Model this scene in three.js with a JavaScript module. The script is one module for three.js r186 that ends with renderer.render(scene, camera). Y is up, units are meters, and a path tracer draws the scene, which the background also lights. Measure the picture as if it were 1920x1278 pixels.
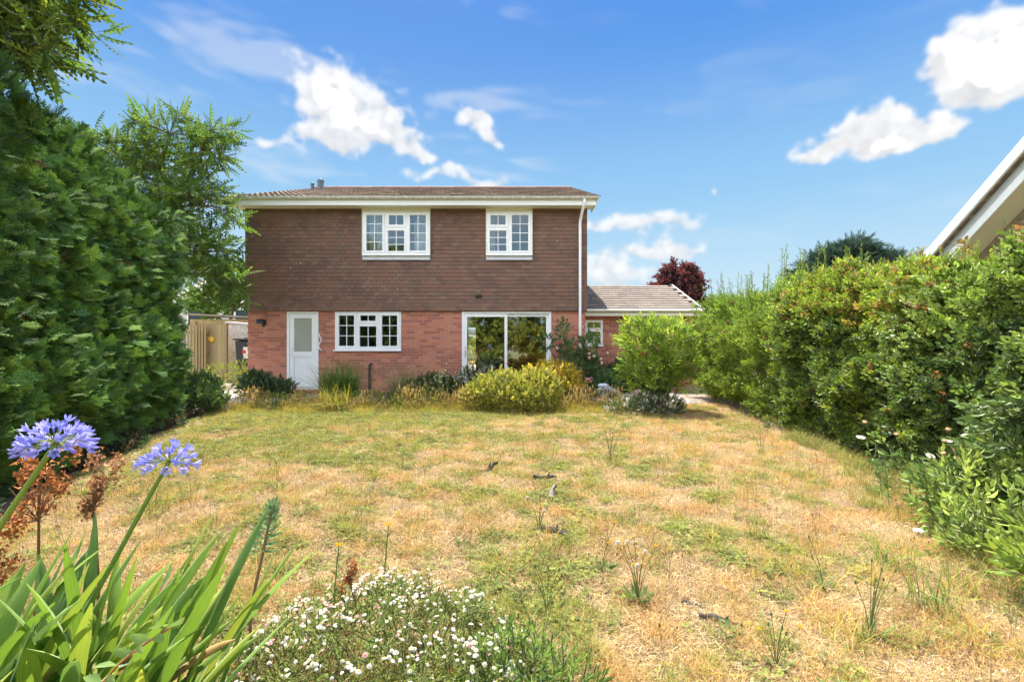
import * as THREE from 'three';
import { createNoise2D, createNoise3D } from 'simplex-noise';

// ---------------------------------------------------------------- random, noise, small maths
function rng(seed) { let a = seed >>> 0; return () => { a = (a + 0x6D2B79F5) | 0; let t = Math.imul(a ^ (a >>> 15), 1 | a); t = (t + Math.imul(t ^ (t >>> 7), 61 | t)) ^ t; return ((t ^ (t >>> 14)) >>> 0) / 4294967296; }; }
const n2 = createNoise2D(rng(11)), n3 = createNoise3D(rng(12));
const clamp = (x, a = 0, b = 1) => Math.min(b, Math.max(a, x));
const sstep = (a, b, x) => { const t = clamp((x - a) / (b - a)); return t * t * (3 - 2 * t); };
const lerp = (a, b, t) => a + (b - a) * t;
const mix3 = (a, b, t) => [lerp(a[0], b[0], t), lerp(a[1], b[1], t), lerp(a[2], b[2], t)];
const fbm3 = (x, y, z, o) => { let s = 0, a = 0.5, f = 1; for (let i = 0; i < o; i++) { s += a * n3(x * f, y * f, z * f); a *= 0.5; f *= 2.03; } return s; };
const fbm2 = (x, y, o) => { let s = 0, a = 0.5, f = 1; for (let i = 0; i < o; i++) { s += a * n2(x * f, y * f); a *= 0.5; f *= 2.03; } return s; };
const V = (x, y, z) => new THREE.Vector3(x, y, z);
const DEG = Math.PI / 180;

// ---------------------------------------------------------------- camera, sky, sun, exposure
const scene = new THREE.Scene();
const camera = new THREE.PerspectiveCamera(69.55, 1920 / 1278, 0.05, 1500);
camera.position.set(0, 1.4, 0);
camera.lookAt(0, 1.4, -10);
scene.add(camera);
const renderer = new THREE.WebGLRenderer({ antialias: true });
renderer.toneMapping = THREE.LinearToneMapping;
renderer.toneMappingExposure = 2.95;
renderer.shadowMap.enabled = true;
const SUN_AZ = -13 * DEG, SUN_EL = 59 * DEG;          // behind the house, a little to the left
const sunDir = V(Math.sin(SUN_AZ) * Math.cos(SUN_EL), Math.sin(SUN_EL), -Math.cos(SUN_AZ) * Math.cos(SUN_EL));
const sun = new THREE.DirectionalLight(new THREE.Color(1, 0.93, 0.84), 5.0);
sun.name = 'sun';
sun.position.copy(sunDir).multiplyScalar(60);
sun.castShadow = true; sun.shadow.radius = 1; sun.shadow.mapSize.set(4096, 4096); sun.shadow.bias = -0.0005;
Object.assign(sun.shadow.camera, { left: -30, right: 30, top: 30, bottom: -30, near: 1, far: 150 });
scene.add(sun, sun.target);

function makeSky() {
  const W = 2048, H = 1024, data = new Float32Array(W * H * 4), r = rng(77);
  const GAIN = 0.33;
  const clouds = [];                                   // puffs: azimuth, elevation, radii (degrees)
  const cum = (list, soft) => clouds.push({ list, soft, a0: Math.min(...list.map((p) => p[0] - p[2] * 2)), a1: Math.max(...list.map((p) => p[0] + p[2] * 2)), e0: Math.min(...list.map((p) => p[1] - p[3] * 2)), e1: Math.max(...list.map((p) => p[1] + p[3] * 2)) });
  cum([[-22, 25.5, 3.6, 3.2], [-19, 25.8, 3, 3], [-20, 23, 4.5, 2.6], [-14.2, 24.4, 2.3, 2.7], [-16.5, 22.4, 3.5, 2.0], [-12.2, 21.5, 2.4, 1.8], [-9.8, 20.2, 1.6, .8], [-21, 20.8, 4, 1.4]], 0.5);
  cum([[-4.8, 24.4, 1.4, 1.1], [-3.3, 23.3, 1.8, 1.3], [-2.1, 22.2, 1.4, 1.1]], 0.5);
  cum([[31.6, 18.2, 2.1, 1.3], [34, 18.8, 1.9, 1.4], [36.6, 19.3, 2.4, 2.0], [38, 17.6, 2.8, 1.6], [40.8, 18.0, 2.0, 1.7], [36.4, 17.0, 2.4, 1.1]], 0.28);
  cum([[41.8, 22.2, 2.2, 2.8], [44, 22.6, 3.2, 3.6], [47.5, 22.6, 4, 3.6], [51, 24, 4, 4.2], [45.5, 20.6, 4.5, 2.2]], 0.3);
  cum([[11, 13.4, 4, 1.1], [16, 13.2, 4.5, 1.3], [20, 12.6, 3, 1.1], [15.5, 10.2, 4, 1.5], [19, 9.6, 3.5, 1.2], [10.5, 8.6, 3.4, 1.9], [22.4, 15.6, .9, .7], [13, 7, 5, 1.6]], 1.05);
  cum([[-8, 18.6, 5, .9], [-3, 18.0, 4, .8], [-26, 19.6, 3.5, .8]], 1.05);
  for (let k = 0; k < 60; k++) {                       // unseen clouds, denser than those in view, added to brighten the shade
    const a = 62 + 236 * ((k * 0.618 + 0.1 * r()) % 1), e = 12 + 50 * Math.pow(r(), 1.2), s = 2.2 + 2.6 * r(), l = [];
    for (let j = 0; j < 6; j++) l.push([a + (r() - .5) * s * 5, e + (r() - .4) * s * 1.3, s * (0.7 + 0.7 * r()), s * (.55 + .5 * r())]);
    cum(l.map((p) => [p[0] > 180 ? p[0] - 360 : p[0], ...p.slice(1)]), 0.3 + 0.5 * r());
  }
  for (let row = 0; row < H; row++) {
    const el = ((row + 0.5) / H - 0.5) * Math.PI, ed = el / DEG, y = Math.sin(el), c = Math.cos(el);
    const e = Math.max(0, ed);
    // clear-sky colours (linear) against elevation
    const k1 = sstep(2, 17, e), k2 = sstep(12, 36, e), k3 = sstep(34, 90, e);
    let base = mix3([0.66, 0.87, 0.99], [0.36, 0.66, 0.96], k1);
    base = mix3(base, [0.088, 0.315, 0.86], k2); base = mix3(base, [0.07, 0.22, 0.66], k3);
    for (let col = 0; col < W; col++) {
      const ph = ((col + 0.5) / W - 0.5) * 2 * Math.PI, x = c * Math.cos(ph), z = c * Math.sin(ph), az = Math.atan2(x, -z) / DEG, i = (row * W + col) * 4;
      let cl = base;
      if (ed > 0) {
        const near = Math.max(0, x * sunDir.x + y * sunDir.y + z * sunDir.z);
        cl = mix3(cl, [0.9, 0.95, 1.0], 0.25 * Math.pow(near, 14));
        // thin high cloud
        const w = fbm3(x * 2.2 + 3, y * 9, z * 2.2, 3), w2 = fbm3(x * 5 + 9 + w, y * 22 + x * 3, z * 5, 3);
        const ci = sstep(0.02, 0.55, w + 0.5 * w2 - 0.12 + 0.2 * sstep(0, -40, az)) * sstep(1, 8, ed) * 0.34 * (1 - 0.75 * sstep(-4, 8, az) * sstep(62, 50, az));
        cl = mix3(cl, [0.93, 0.96, 1.0], ci);
        let al = 0, lit = 1, core = 0;
        for (const q of clouds) {
          const inA = (az >= q.a0 && az <= q.a1) || (q.a0 < -180 && az - 360 >= q.a0) || (q.a1 > 180 && az + 360 <= q.a1);
          if (!inA || ed < q.e0 || ed > q.e1) continue;
          const wx = fbm3(x * 9, y * 9, z * 9, 5), wy = fbm3(x * 9 + 40, y * 9, z * 9, 5);
          let F = 0, up = 0;
          for (const p of q.list) {
            let da = az - p[0]; if (da > 180) da -= 360; if (da < -180) da += 360;
            const dx = (da + wx * 1.7) / p[2], dy = (ed - p[1] + wy * 1.3) / p[3], g = Math.exp(-1.5 * (dx * dx + dy * dy * (dy < 0 ? 1.5 : 1)));
            F += g; up += g * dy;
          }
          up /= F + 1e-6; const d = F - 0.30;
          const fine = fbm3(x * 22, y * 26, z * 22, 6) * 0.62;
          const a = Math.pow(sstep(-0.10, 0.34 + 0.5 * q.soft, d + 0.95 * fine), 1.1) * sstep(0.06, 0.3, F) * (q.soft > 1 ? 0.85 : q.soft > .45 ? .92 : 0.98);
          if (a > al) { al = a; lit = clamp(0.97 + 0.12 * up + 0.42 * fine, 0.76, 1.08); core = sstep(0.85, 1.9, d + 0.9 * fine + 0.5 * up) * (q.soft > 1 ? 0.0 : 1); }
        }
        if (al > 0) { const k = lit * lerp(0.98, 42, core * core * core); cl = mix3(cl, [k, k * 1.005, k * 1.02], al); }  // cloud cores boosted far past white as added fill light
      } else cl = [0.26, 0.26, 0.22];
      data[i] = cl[0] * GAIN; data[i + 1] = cl[1] * GAIN; data[i + 2] = cl[2] * GAIN; data[i + 3] = 1;
    }
  }
  const t = new THREE.DataTexture(data, W, H, THREE.RGBAFormat, THREE.FloatType);
  t.mapping = THREE.EquirectangularReflectionMapping; t.magFilter = THREE.LinearFilter; t.minFilter = THREE.LinearFilter; t.colorSpace = THREE.LinearSRGBColorSpace; t.needsUpdate = true;
  return t;
}
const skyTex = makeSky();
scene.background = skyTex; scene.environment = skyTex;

// ---------------------------------------------------------------- naming and building helpers
const taken = new Map();
function numbered(name) { const k = taken.get(name) ?? 0; taken.set(name, k + 1); return k ? name + '_' + String(k).padStart(3, '0') : name; }
function tag(o, label, category, group, kind) { if (label) o.userData.label = label; if (category) o.userData.category = category; if (group) o.userData.group = group; if (kind) o.userData.kind = kind; return o; }
function thing(name, label, category, x = 0, y = 0, z = 0, group) { const g = new THREE.Group(); g.name = numbered(name); g.position.set(x, y, z); scene.add(g); return tag(g, label, category, group); }
function part(name, geo, mat, parent) { const m = new THREE.Mesh(geo, mat); m.name = name; parent.add(m); return m; }
function structure(name, geo, mat, label) { const m = part(name, geo, mat, scene); m.userData.kind = 'structure'; if (label) m.userData.label = label; return m; }

const M4 = () => new THREE.Matrix4(), Q = () => new THREE.Quaternion();
const TRS = (x, y, z, rx = 0, ry = 0, rz = 0, sx = 1, sy = 1, sz = 1) => M4().compose(V(x, y, z), Q().setFromEuler(new THREE.Euler(rx, ry, rz, 'YXZ')), V(sx, sy, sz));
class Bake {                                           // collects pieces into one geometry with vertex colours
  constructor() { this.p = []; this.n = []; this.u = []; this.c = []; this.i = []; }
  add(geo, m, color = [1, 1, 1], du = 0, dv = 0) {
    const P = geo.attributes.position, N = geo.attributes.normal, U = geo.attributes.uv, C = geo.attributes.color, off = this.p.length / 3, v = V(0, 0, 0), nm = new THREE.Matrix3().getNormalMatrix(m);
    for (let k = 0; k < P.count; k++) {
      v.fromBufferAttribute(P, k).applyMatrix4(m); this.p.push(v.x, v.y, v.z);
      v.fromBufferAttribute(N, k).applyMatrix3(nm).normalize(); this.n.push(v.x, v.y, v.z);
      this.u.push((U ? U.getX(k) : 0) + du, (U ? U.getY(k) : 0) + dv);
      if (C) this.c.push(color[0] * C.getX(k), color[1] * C.getY(k), color[2] * C.getZ(k)); else this.c.push(color[0], color[1], color[2]);
    }
    if (geo.index) for (const k of geo.index.array) this.i.push(k + off); else for (let k = 0; k < P.count; k++) this.i.push(k + off);
    return this;
  }
  box(x0, x1, y0, y1, z0, z1, color) { return this.add(UB, TRS((x0 + x1) / 2, (y0 + y1) / 2, (z0 + z1) / 2, 0, 0, 0, x1 - x0, y1 - y0, z1 - z0), color); }
  build() {
    const g = new THREE.BufferGeometry();
    g.setAttribute('position', new THREE.Float32BufferAttribute(this.p, 3)); g.setAttribute('normal', new THREE.Float32BufferAttribute(this.n, 3));
    g.setAttribute('uv', new THREE.Float32BufferAttribute(this.u, 2)); g.setAttribute('color', new THREE.Float32BufferAttribute(this.c, 3)); g.setIndex(this.i);
    return g;
  }
}
const UB = new THREE.BoxGeometry(1, 1, 1);
const boxG = (x0, x1, y0, y1, z0, z1) => new Bake().box(x0, x1, y0, y1, z0, z1).build();
function worldUV(g, s = 1) {                           // uv in metres, by the main direction of each face
  const P = g.attributes.position, N = g.attributes.normal, u = new Float32Array(P.count * 2);
  for (let k = 0; k < P.count; k++) { const ax = Math.abs(N.getX(k)), ay = Math.abs(N.getY(k)), az = Math.abs(N.getZ(k)); let a, b; if (ay > ax && ay > az) { a = P.getX(k); b = P.getZ(k); } else if (ax > az) { a = P.getZ(k); b = P.getY(k); } else { a = P.getX(k); b = P.getY(k); } u[2 * k] = a / s; u[2 * k + 1] = b / s; }
  g.setAttribute('uv', new THREE.BufferAttribute(u, 2)); return g;
}
function tube(points, r0, r1, sides = 5) {             // tapered round bar through points
  const p = [], n = [], u = [], idx = [], L = points.length; let side = V(1, 0.13, 0.27).normalize();
  for (let k = 0; k < L; k++) {
    const t = points[Math.min(k + 1, L - 1)].clone().sub(points[Math.max(k - 1, 0)]).normalize();
    const a = side.clone().addScaledVector(t, -side.dot(t)).normalize(), b = t.clone().cross(a), r = lerp(r0, r1, k / (L - 1)); side = a;
    for (let s = 0; s <= sides; s++) { const w = s / sides * 2 * Math.PI, d = a.clone().multiplyScalar(Math.cos(w)).addScaledVector(b, Math.sin(w)); p.push(points[k].x + d.x * r, points[k].y + d.y * r, points[k].z + d.z * r); n.push(d.x, d.y, d.z); u.push(s / sides, k / (L - 1)); }
  }
  const m = sides + 1;
  for (let k = 0; k < L - 1; k++) for (let s = 0; s < sides; s++) { const a = k * m + s; idx.push(a, a + 1, a + m, a + 1, a + m + 1, a + m); }
  const g = new THREE.BufferGeometry(); g.setAttribute('position', new THREE.Float32BufferAttribute(p, 3)); g.setAttribute('normal', new THREE.Float32BufferAttribute(n, 3)); g.setAttribute('uv', new THREE.Float32BufferAttribute(u, 2)); g.setIndex(idx); return g;
}
const I4 = M4();
const curve = (pts, n) => new THREE.CatmullRomCurve3(pts).getPoints(n);

// ---------------------------------------------------------------- textures and materials
const toS = (c) => 255 * (c <= 0.0031308 ? 12.92 * c : 1.055 * Math.pow(Math.max(c, 0), 1 / 2.4) - 0.055);
function tex(w, h, fn, srgb = true) {
  const d = new Uint8Array(w * h * 4);
  for (let y = 0; y < h; y++) for (let x = 0; x < w; x++) { const c = fn(x, y), i = (y * w + x) * 4; for (let k = 0; k < 3; k++) d[i + k] = clamp(srgb ? toS(c[k]) : c[k] * 255, 0, 255); d[i + 3] = 255; }
  const t = new THREE.DataTexture(d, w, h); t.wrapS = t.wrapT = THREE.RepeatWrapping; t.magFilter = THREE.LinearFilter; t.minFilter = THREE.LinearMipmapLinearFilter; t.generateMipmaps = true;
  if (srgb) t.colorSpace = THREE.SRGBColorSpace; t.needsUpdate = true; return t;
}
const TAU = Math.PI * 2;                                // tileable noise on a torus
const tile3 = (u, v, f, o, s = 0) => fbm3(Math.cos(u * TAU) * f + s, Math.sin(u * TAU) * f + Math.cos(v * TAU) * f, Math.sin(v * TAU) * f + s, o);
const mottle = tex(256, 256, (x, y) => { const a = tile3(x / 256, y / 256, 1.3, 4), b = tile3(x / 256, y / 256, 7, 2, 5); const k = 0.86 + 0.34 * a + 0.2 * b; return [k, k, k]; });
const grain = tex(256, 256, (x, y) => { const a = tile3(x / 256, y / 256, 9, 3, 2); const k = 0.5 + 0.5 * a; return [k, k, k]; }, false);
const streak = tex(256, 256, (x, y) => { const a = fbm3(Math.cos(x / 256 * TAU) * 6, Math.sin(x / 256 * TAU) * 6, y / 256 * 1.2, 4), k = 0.82 + 0.5 * a; return [k, k, k * 0.97]; });
const lichen = tex(256, 256, (x, y) => { const a = tile3(x / 256, y / 256, 3, 4), b = tile3(x / 256, y / 256, 10, 3, 8); const t = sstep(0.02, 0.3, a * .7 + b); return mix3([0.55, 0.5, 0.47], [1.9, 1.75, 1.55].map((q) => Math.min(1, q * .55)), t); });
const std = (c, rough = 0.85, o = {}) => new THREE.MeshStandardMaterial({ color: new THREE.Color().setRGB(...c), roughness: rough, ...o });
const vc = (rough = 0.9, o = {}) => new THREE.MeshStandardMaterial({ color: 0xffffff, roughness: rough, vertexColors: true, ...o });
const leafMat = (t = 0.42, o = {}) => new THREE.MeshPhysicalMaterial({ color: 0xffffff, roughness: 1, transmission: t, thickness: 0, specularIntensity: 0.5, side: THREE.DoubleSide, ...o });
const leafC = (c, t = 0.42, o = {}) => leafMat(t, { color: new THREE.Color().setRGB(...c), ...o });

const M = {
  white: std([0.85, 0.86, 0.86], 0.35),
  whiteDirty: std([0.74, 0.74, 0.69], 0.5, { map: mottle }),
  cream: std([0.80, 0.77, 0.64], 0.55),
  lead: std([0.62, 0.64, 0.64], 0.6, { map: mottle }),
  mortar: std([0.50, 0.36, 0.29], 0.95, { map: mottle, bumpMap: grain, bumpScale: 0.003 }),
  under: std([0.07, 0.05, 0.045], 0.95),
  black: std([0.018, 0.019, 0.022], 0.4),
  steel: std([0.35, 0.36, 0.38], 0.4, { metalness: 0.7 }),
  flue: std([0.09, 0.12, 0.15], 0.5),
  plaster: std([0.62, 0.60, 0.55], 0.9),
  carpet: std([0.28, 0.25, 0.21], 0.95),
  oak: std([0.42, 0.23, 0.07], 0.6, { map: streak }),
  timber: std([0.46, 0.34, 0.19], 0.85, { map: streak, bumpMap: streak, bumpScale: 0.003 }),
  bark: std([0.14, 0.11, 0.085], 0.95, { bumpMap: grain, bumpScale: 0.01 }),
  twig: std([0.16, 0.12, 0.07], 0.95),
  greenTwig: std([0.10, 0.14, 0.04], 0.9),
  slate: std([0.045, 0.065, 0.085], 0.9),
  terracotta: std([0.42, 0.17, 0.09], 0.85, { map: mottle }),
  stone: std([0.48, 0.48, 0.47], 0.95, { map: mottle, bumpMap: grain, bumpScale: 0.02 }),
  glass: new THREE.MeshPhysicalMaterial({ color: 0xf2f8f8, roughness: 0.0, transmission: 1, thickness: 0, ior: 3.2 }),
  frosted: new THREE.MeshPhysicalMaterial({ color: new THREE.Color().setRGB(0.50, 0.52, 0.42), roughness: 0.35, transmission: 0.35, thickness: 0, ior: 1.6, bumpMap: grain, bumpScale: 0.001 }),
  curtain: new THREE.MeshPhysicalMaterial({ color: new THREE.Color().setRGB(0.85, 0.85, 0.85), roughness: 1, transmission: 0.3, thickness: 0, side: THREE.DoubleSide }),
};
// glazed panes are thin sheets; each is a single plane
const UP = new THREE.PlaneGeometry(1, 1);

// ---------------------------------------------------------------- terrain
const lawnLeft = (d) => lerp(-3.6, -5.5, clamp((d - 3) / 6.2)) , lawnRight = (d) => d > 6.7 ? lerp(4.0, 4.35, (d - 6.7) / 5.3) : d > 4.8 ? lerp(3.75, 4.0, (d - 4.8) / 1.9) : lerp(2.5, 3.75, clamp((d - 2) / 2.8));
const gy = (x, z) => 0.018 * n2(x * 0.7, z * 0.7) + 0.008 * n2(x * 2.3 + 7, z * 2.3);
const greenness = (x, d) => sstep(0.06, 0.86, 0.31 + 0.55 * fbm2(x * 0.55 + 4, d * 0.55, 3) + 0.30 * n2(x * 2.1, d * 2.1 + 30) + 0.34 * sstep(2.0, -3.5, x) * sstep(4, 7.5, d) + 0.30 * sstep(7.4, 9.4, d) * sstep(2.4, 0.8, x) - 0.12 * sstep(0.8, 3, x));
{
  const gm = std([0.17, 0.17, 0.07], 1);
  const g = new THREE.PlaneGeometry(900, 900).rotateX(-Math.PI / 2); g.translate(0, -0.06, -100);
  structure('ground', g, gm, 'flat grassy land around the houses reaching the horizon');
  // lawn sheet
  const X0 = -7.2, X1 = 6.4, D0 = -9, D1 = 11.2, W = 1024, H = 1536;
  const map = tex(W, H, (px, py) => {
    const x = lerp(X0, X1, px / W), d = lerp(D1, D0, 1 - py / H), gr = greenness(x, d);
    const sp = n2(x * 31, d * 31), sp2 = n2(x * 12 + 9, d * 12), bare = sstep(0.28, 0.62, fbm2(x * 1.3 + 20, d * 1.3, 3) + 0.25 * sp2);
    let c = mix3([0.50, 0.33, 0.14], [0.37, 0.33, 0.055], gr); c = mix3(c, [0.60, 0.45, 0.28], 0.75 * bare * (1 - gr));
    const dirt = sstep(0.35, 0.0, Math.min(x - lawnLeft(d) - .25, lawnRight(d) - x - .1) + 0.22 * sp2); c = mix3(c, [0.24, 0.165, 0.105], 0.85 * dirt);
    const k = 0.86 + 0.2 * sp + 0.14 * sp2; return [c[0] * k, c[1] * k, c[2] * k];
  });
  map.wrapS = map.wrapT = THREE.ClampToEdgeWrapping;
  const nx = 140, nz = 200, lg = new THREE.PlaneGeometry(X1 - X0, D1 - D0, nx, nz).rotateX(-Math.PI / 2); lg.translate((X0 + X1) / 2, 0, -(D0 + D1) / 2);
  const P = lg.attributes.position; for (let k = 0; k < P.count; k++) P.setY(k, gy(P.getX(k), P.getZ(k)) - 0.004); lg.computeVertexNormals();
  structure('lawn', lg, new THREE.MeshStandardMaterial({ map, roughness: 1, bumpMap: grain, bumpScale: 0.01 }), 'dry straw coloured lawn with greener patches');
}

// ---------------------------------------------------------------- brickwork, tiles, windows
const brickCols = [[0.60, 0.228, 0.142], [0.55, 0.20, 0.125], [0.63, 0.262, 0.172], [0.45, 0.168, 0.115], [0.58, 0.245, 0.17], [0.41, 0.16, 0.118], [0.62, 0.248, 0.142]];
const tileCols = [[0.205, 0.119, 0.085], [0.190, 0.110, 0.081], [0.232, 0.120, 0.080], [0.198, 0.124, 0.088], [0.235, 0.142, 0.100], [0.168, 0.098, 0.076], [0.212, 0.115, 0.081]];
const brickMats = brickCols.map((c) => std(c, 0.92, { map: mottle, bumpMap: grain, bumpScale: 0.003 })), brickVC = vc(0.92, { map: mottle, bumpMap: grain, bumpScale: 0.003 });
const tileMats = tileCols.map((c) => std(c, 0.85, { map: mottle, bumpMap: grain, bumpScale: 0.003 })), tileVC = vc(0.85, { map: mottle, bumpMap: grain, bumpScale: 0.003 });
function spans(x0, x1, y, holes, pad = 0) {             // free stretches of a course
  let s = [[x0, x1]];
  for (const h of holes) if (y > h[2] - pad && y < h[3] + pad) s = s.flatMap(([a, b]) => [[a, Math.min(b, h[0])], [Math.max(a, h[1]), b]].filter(([p, q]) => q - p > 0.015));
  return s;
}
function pieces(list, name, parent, mats, cols, rest, matVC, most = 300) {   // the ones that show largest singly, the others as one part
  list.forEach((p) => { p.d = p.order ?? Math.hypot(p.x - camera.position.x, p.y - camera.position.y, p.z - camera.position.z); });
  const sorted = [...list].sort((a, b) => a.d - b.d), b = new Bake();
  sorted.forEach((p, k) => {
    if (k < most) { const m = part(name, p.geo ?? UB, mats[p.c], parent); m.position.set(p.x, p.y, p.z); m.rotation.set(p.rx ?? 0, p.ry ?? 0, p.rz ?? 0, 'YXZ'); m.scale.set(p.w, p.h, p.t); }
    else b.add(p.geo ?? UB, TRS(p.x, p.y, p.z, p.rx ?? 0, p.ry ?? 0, p.rz ?? 0, p.w, p.h, p.t), cols[p.c], (k * 0.37) % 1, (k * 0.61) % 1);
  });
  if (sorted.length > most) { const m = part(rest, b.build(), matVC, parent); m.userData.kind = 'stuff'; }
}
function brickList(x0, x1, y0, y1, z, holes, seed, front = 0.0) {
  const r = rng(seed), out = []; let row = 0;
  for (let y = y0; y + 0.065 <= y1 + 0.001; y += 0.075, row++) for (const [a, b] of spans(x0, x1, y + 0.0325, holes)) {
    for (let x = Math.floor(a / 0.225) * 0.225 - (row % 2 ? 0.1125 : 0); x < b; x += 0.225) {
      const p = Math.max(a, x), q = Math.min(b, x + 0.215); if (q - p < 0.02) continue;
      const n = n2(x * 0.5, y * 0.9), c = Math.floor(r() * 7);
      out.push({ x: (p + q) / 2, y: y + 0.0325, z: z - 0.03 + 0.0015 * (r() - 0.5), w: q - p, h: 0.065, t: 0.06, c: n > 0.55 && r() < 0.5 ? 3 : c });
    }
  }
  return out;
}
function wallBox(b, x0, x1, y0, y1, z0, z1, holes) {     // backing wall with openings
  const xs = [...new Set([x0, x1, ...holes.flatMap((h) => [h[0], h[1]])])].filter((x) => x >= x0 && x <= x1).sort((p, q) => p - q);
  for (let k = 0; k < xs.length - 1; k++) {
    const cx = (xs[k] + xs[k + 1]) / 2, hs = holes.filter((h) => cx > h[0] && cx < h[1]).sort((p, q) => p[2] - q[2]); let y = y0;
    for (const h of hs) { if (h[2] > y + 1e-3) b.box(xs[k], xs[k + 1], y, h[2], z0, z1); y = h[3]; }
    if (y < y1 - 1e-3) b.box(xs[k], xs[k + 1], y, y1, z0, z1);
  }
}
const ring = (b, x0, x1, y0, y1, w, z0, z1) => b.box(x0, x0 + w, y0, y1, z0, z1).box(x1 - w, x1, y0, y1, z0, z1).box(x0 + w, x1 - w, y0, y0 + w, z0, z1).box(x0 + w, x1 - w, y1 - w, y1, z0, z1);
function pane(x0, x1, y0, y1, z, mat, parent, name = 'pane') { const m = part(name, UP, mat, parent); m.position.set((x0 + x1) / 2, (y0 + y1) / 2, z); m.scale.set(x1 - x0, y1 - y0, 1); return m; }
function makeWindow(parent, x0, x1, y0, y1, z, cells, bars = true, wf = 0.045) {
  const b = new Bake(); ring(b, x0, x1, y0, y1, wf, z - 0.07, z);
  const kids = [];
  for (const [cx0, cx1, cy0, cy1, nc, nr, sw] of cells) {
    ring(b, cx0, cx1, cy0, cy1, sw, z - 0.06, z + 0.014);
    kids.push(['pane', cx0 + sw - 0.006, cx1 - sw + 0.006, cy0 + sw - 0.006, cy1 - sw + 0.006, nc, nr]);
  }
  // fill between cells (mullions and transoms)
  const win = part('window', b.build(), M.white, parent);
  for (const [, a, c, d, e, nc, nr] of kids) {
    pane(a, c, d, e, z - 0.024, M.glass, win);
    if (!bars) continue;
    for (let k = 1; k < nc; k++) { const x = lerp(a, c, k / nc); part('glazing_bar', boxG(x - 0.009, x + 0.009, d, e, z - 0.03, z - 0.012), M.white, win); }
    for (let k = 1; k < nr; k++) { const y = lerp(d, e, k / nr); part('glazing_bar', boxG(a, c, y - 0.009, y + 0.009, z - 0.031, z - 0.013), M.white, win); }
  }
  return win;
}
function drape(x0, x1, y0, y1, z, folds, seed) {
  const nx = folds * 8, g = new THREE.PlaneGeometry(x1 - x0, y1 - y0, nx, 6), P = g.attributes.position, r = rng(seed), ph = r() * 6;
  for (let k = 0; k < P.count; k++) { const u = (P.getX(k) / (x1 - x0) + 0.5) * folds * TAU; P.setZ(k, 0.03 * Math.sin(u + ph) + 0.012 * Math.sin(2.3 * u)); }
  g.computeVertexNormals(); g.translate((x0 + x1) / 2, (y0 + y1) / 2, z); return g;
}

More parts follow.
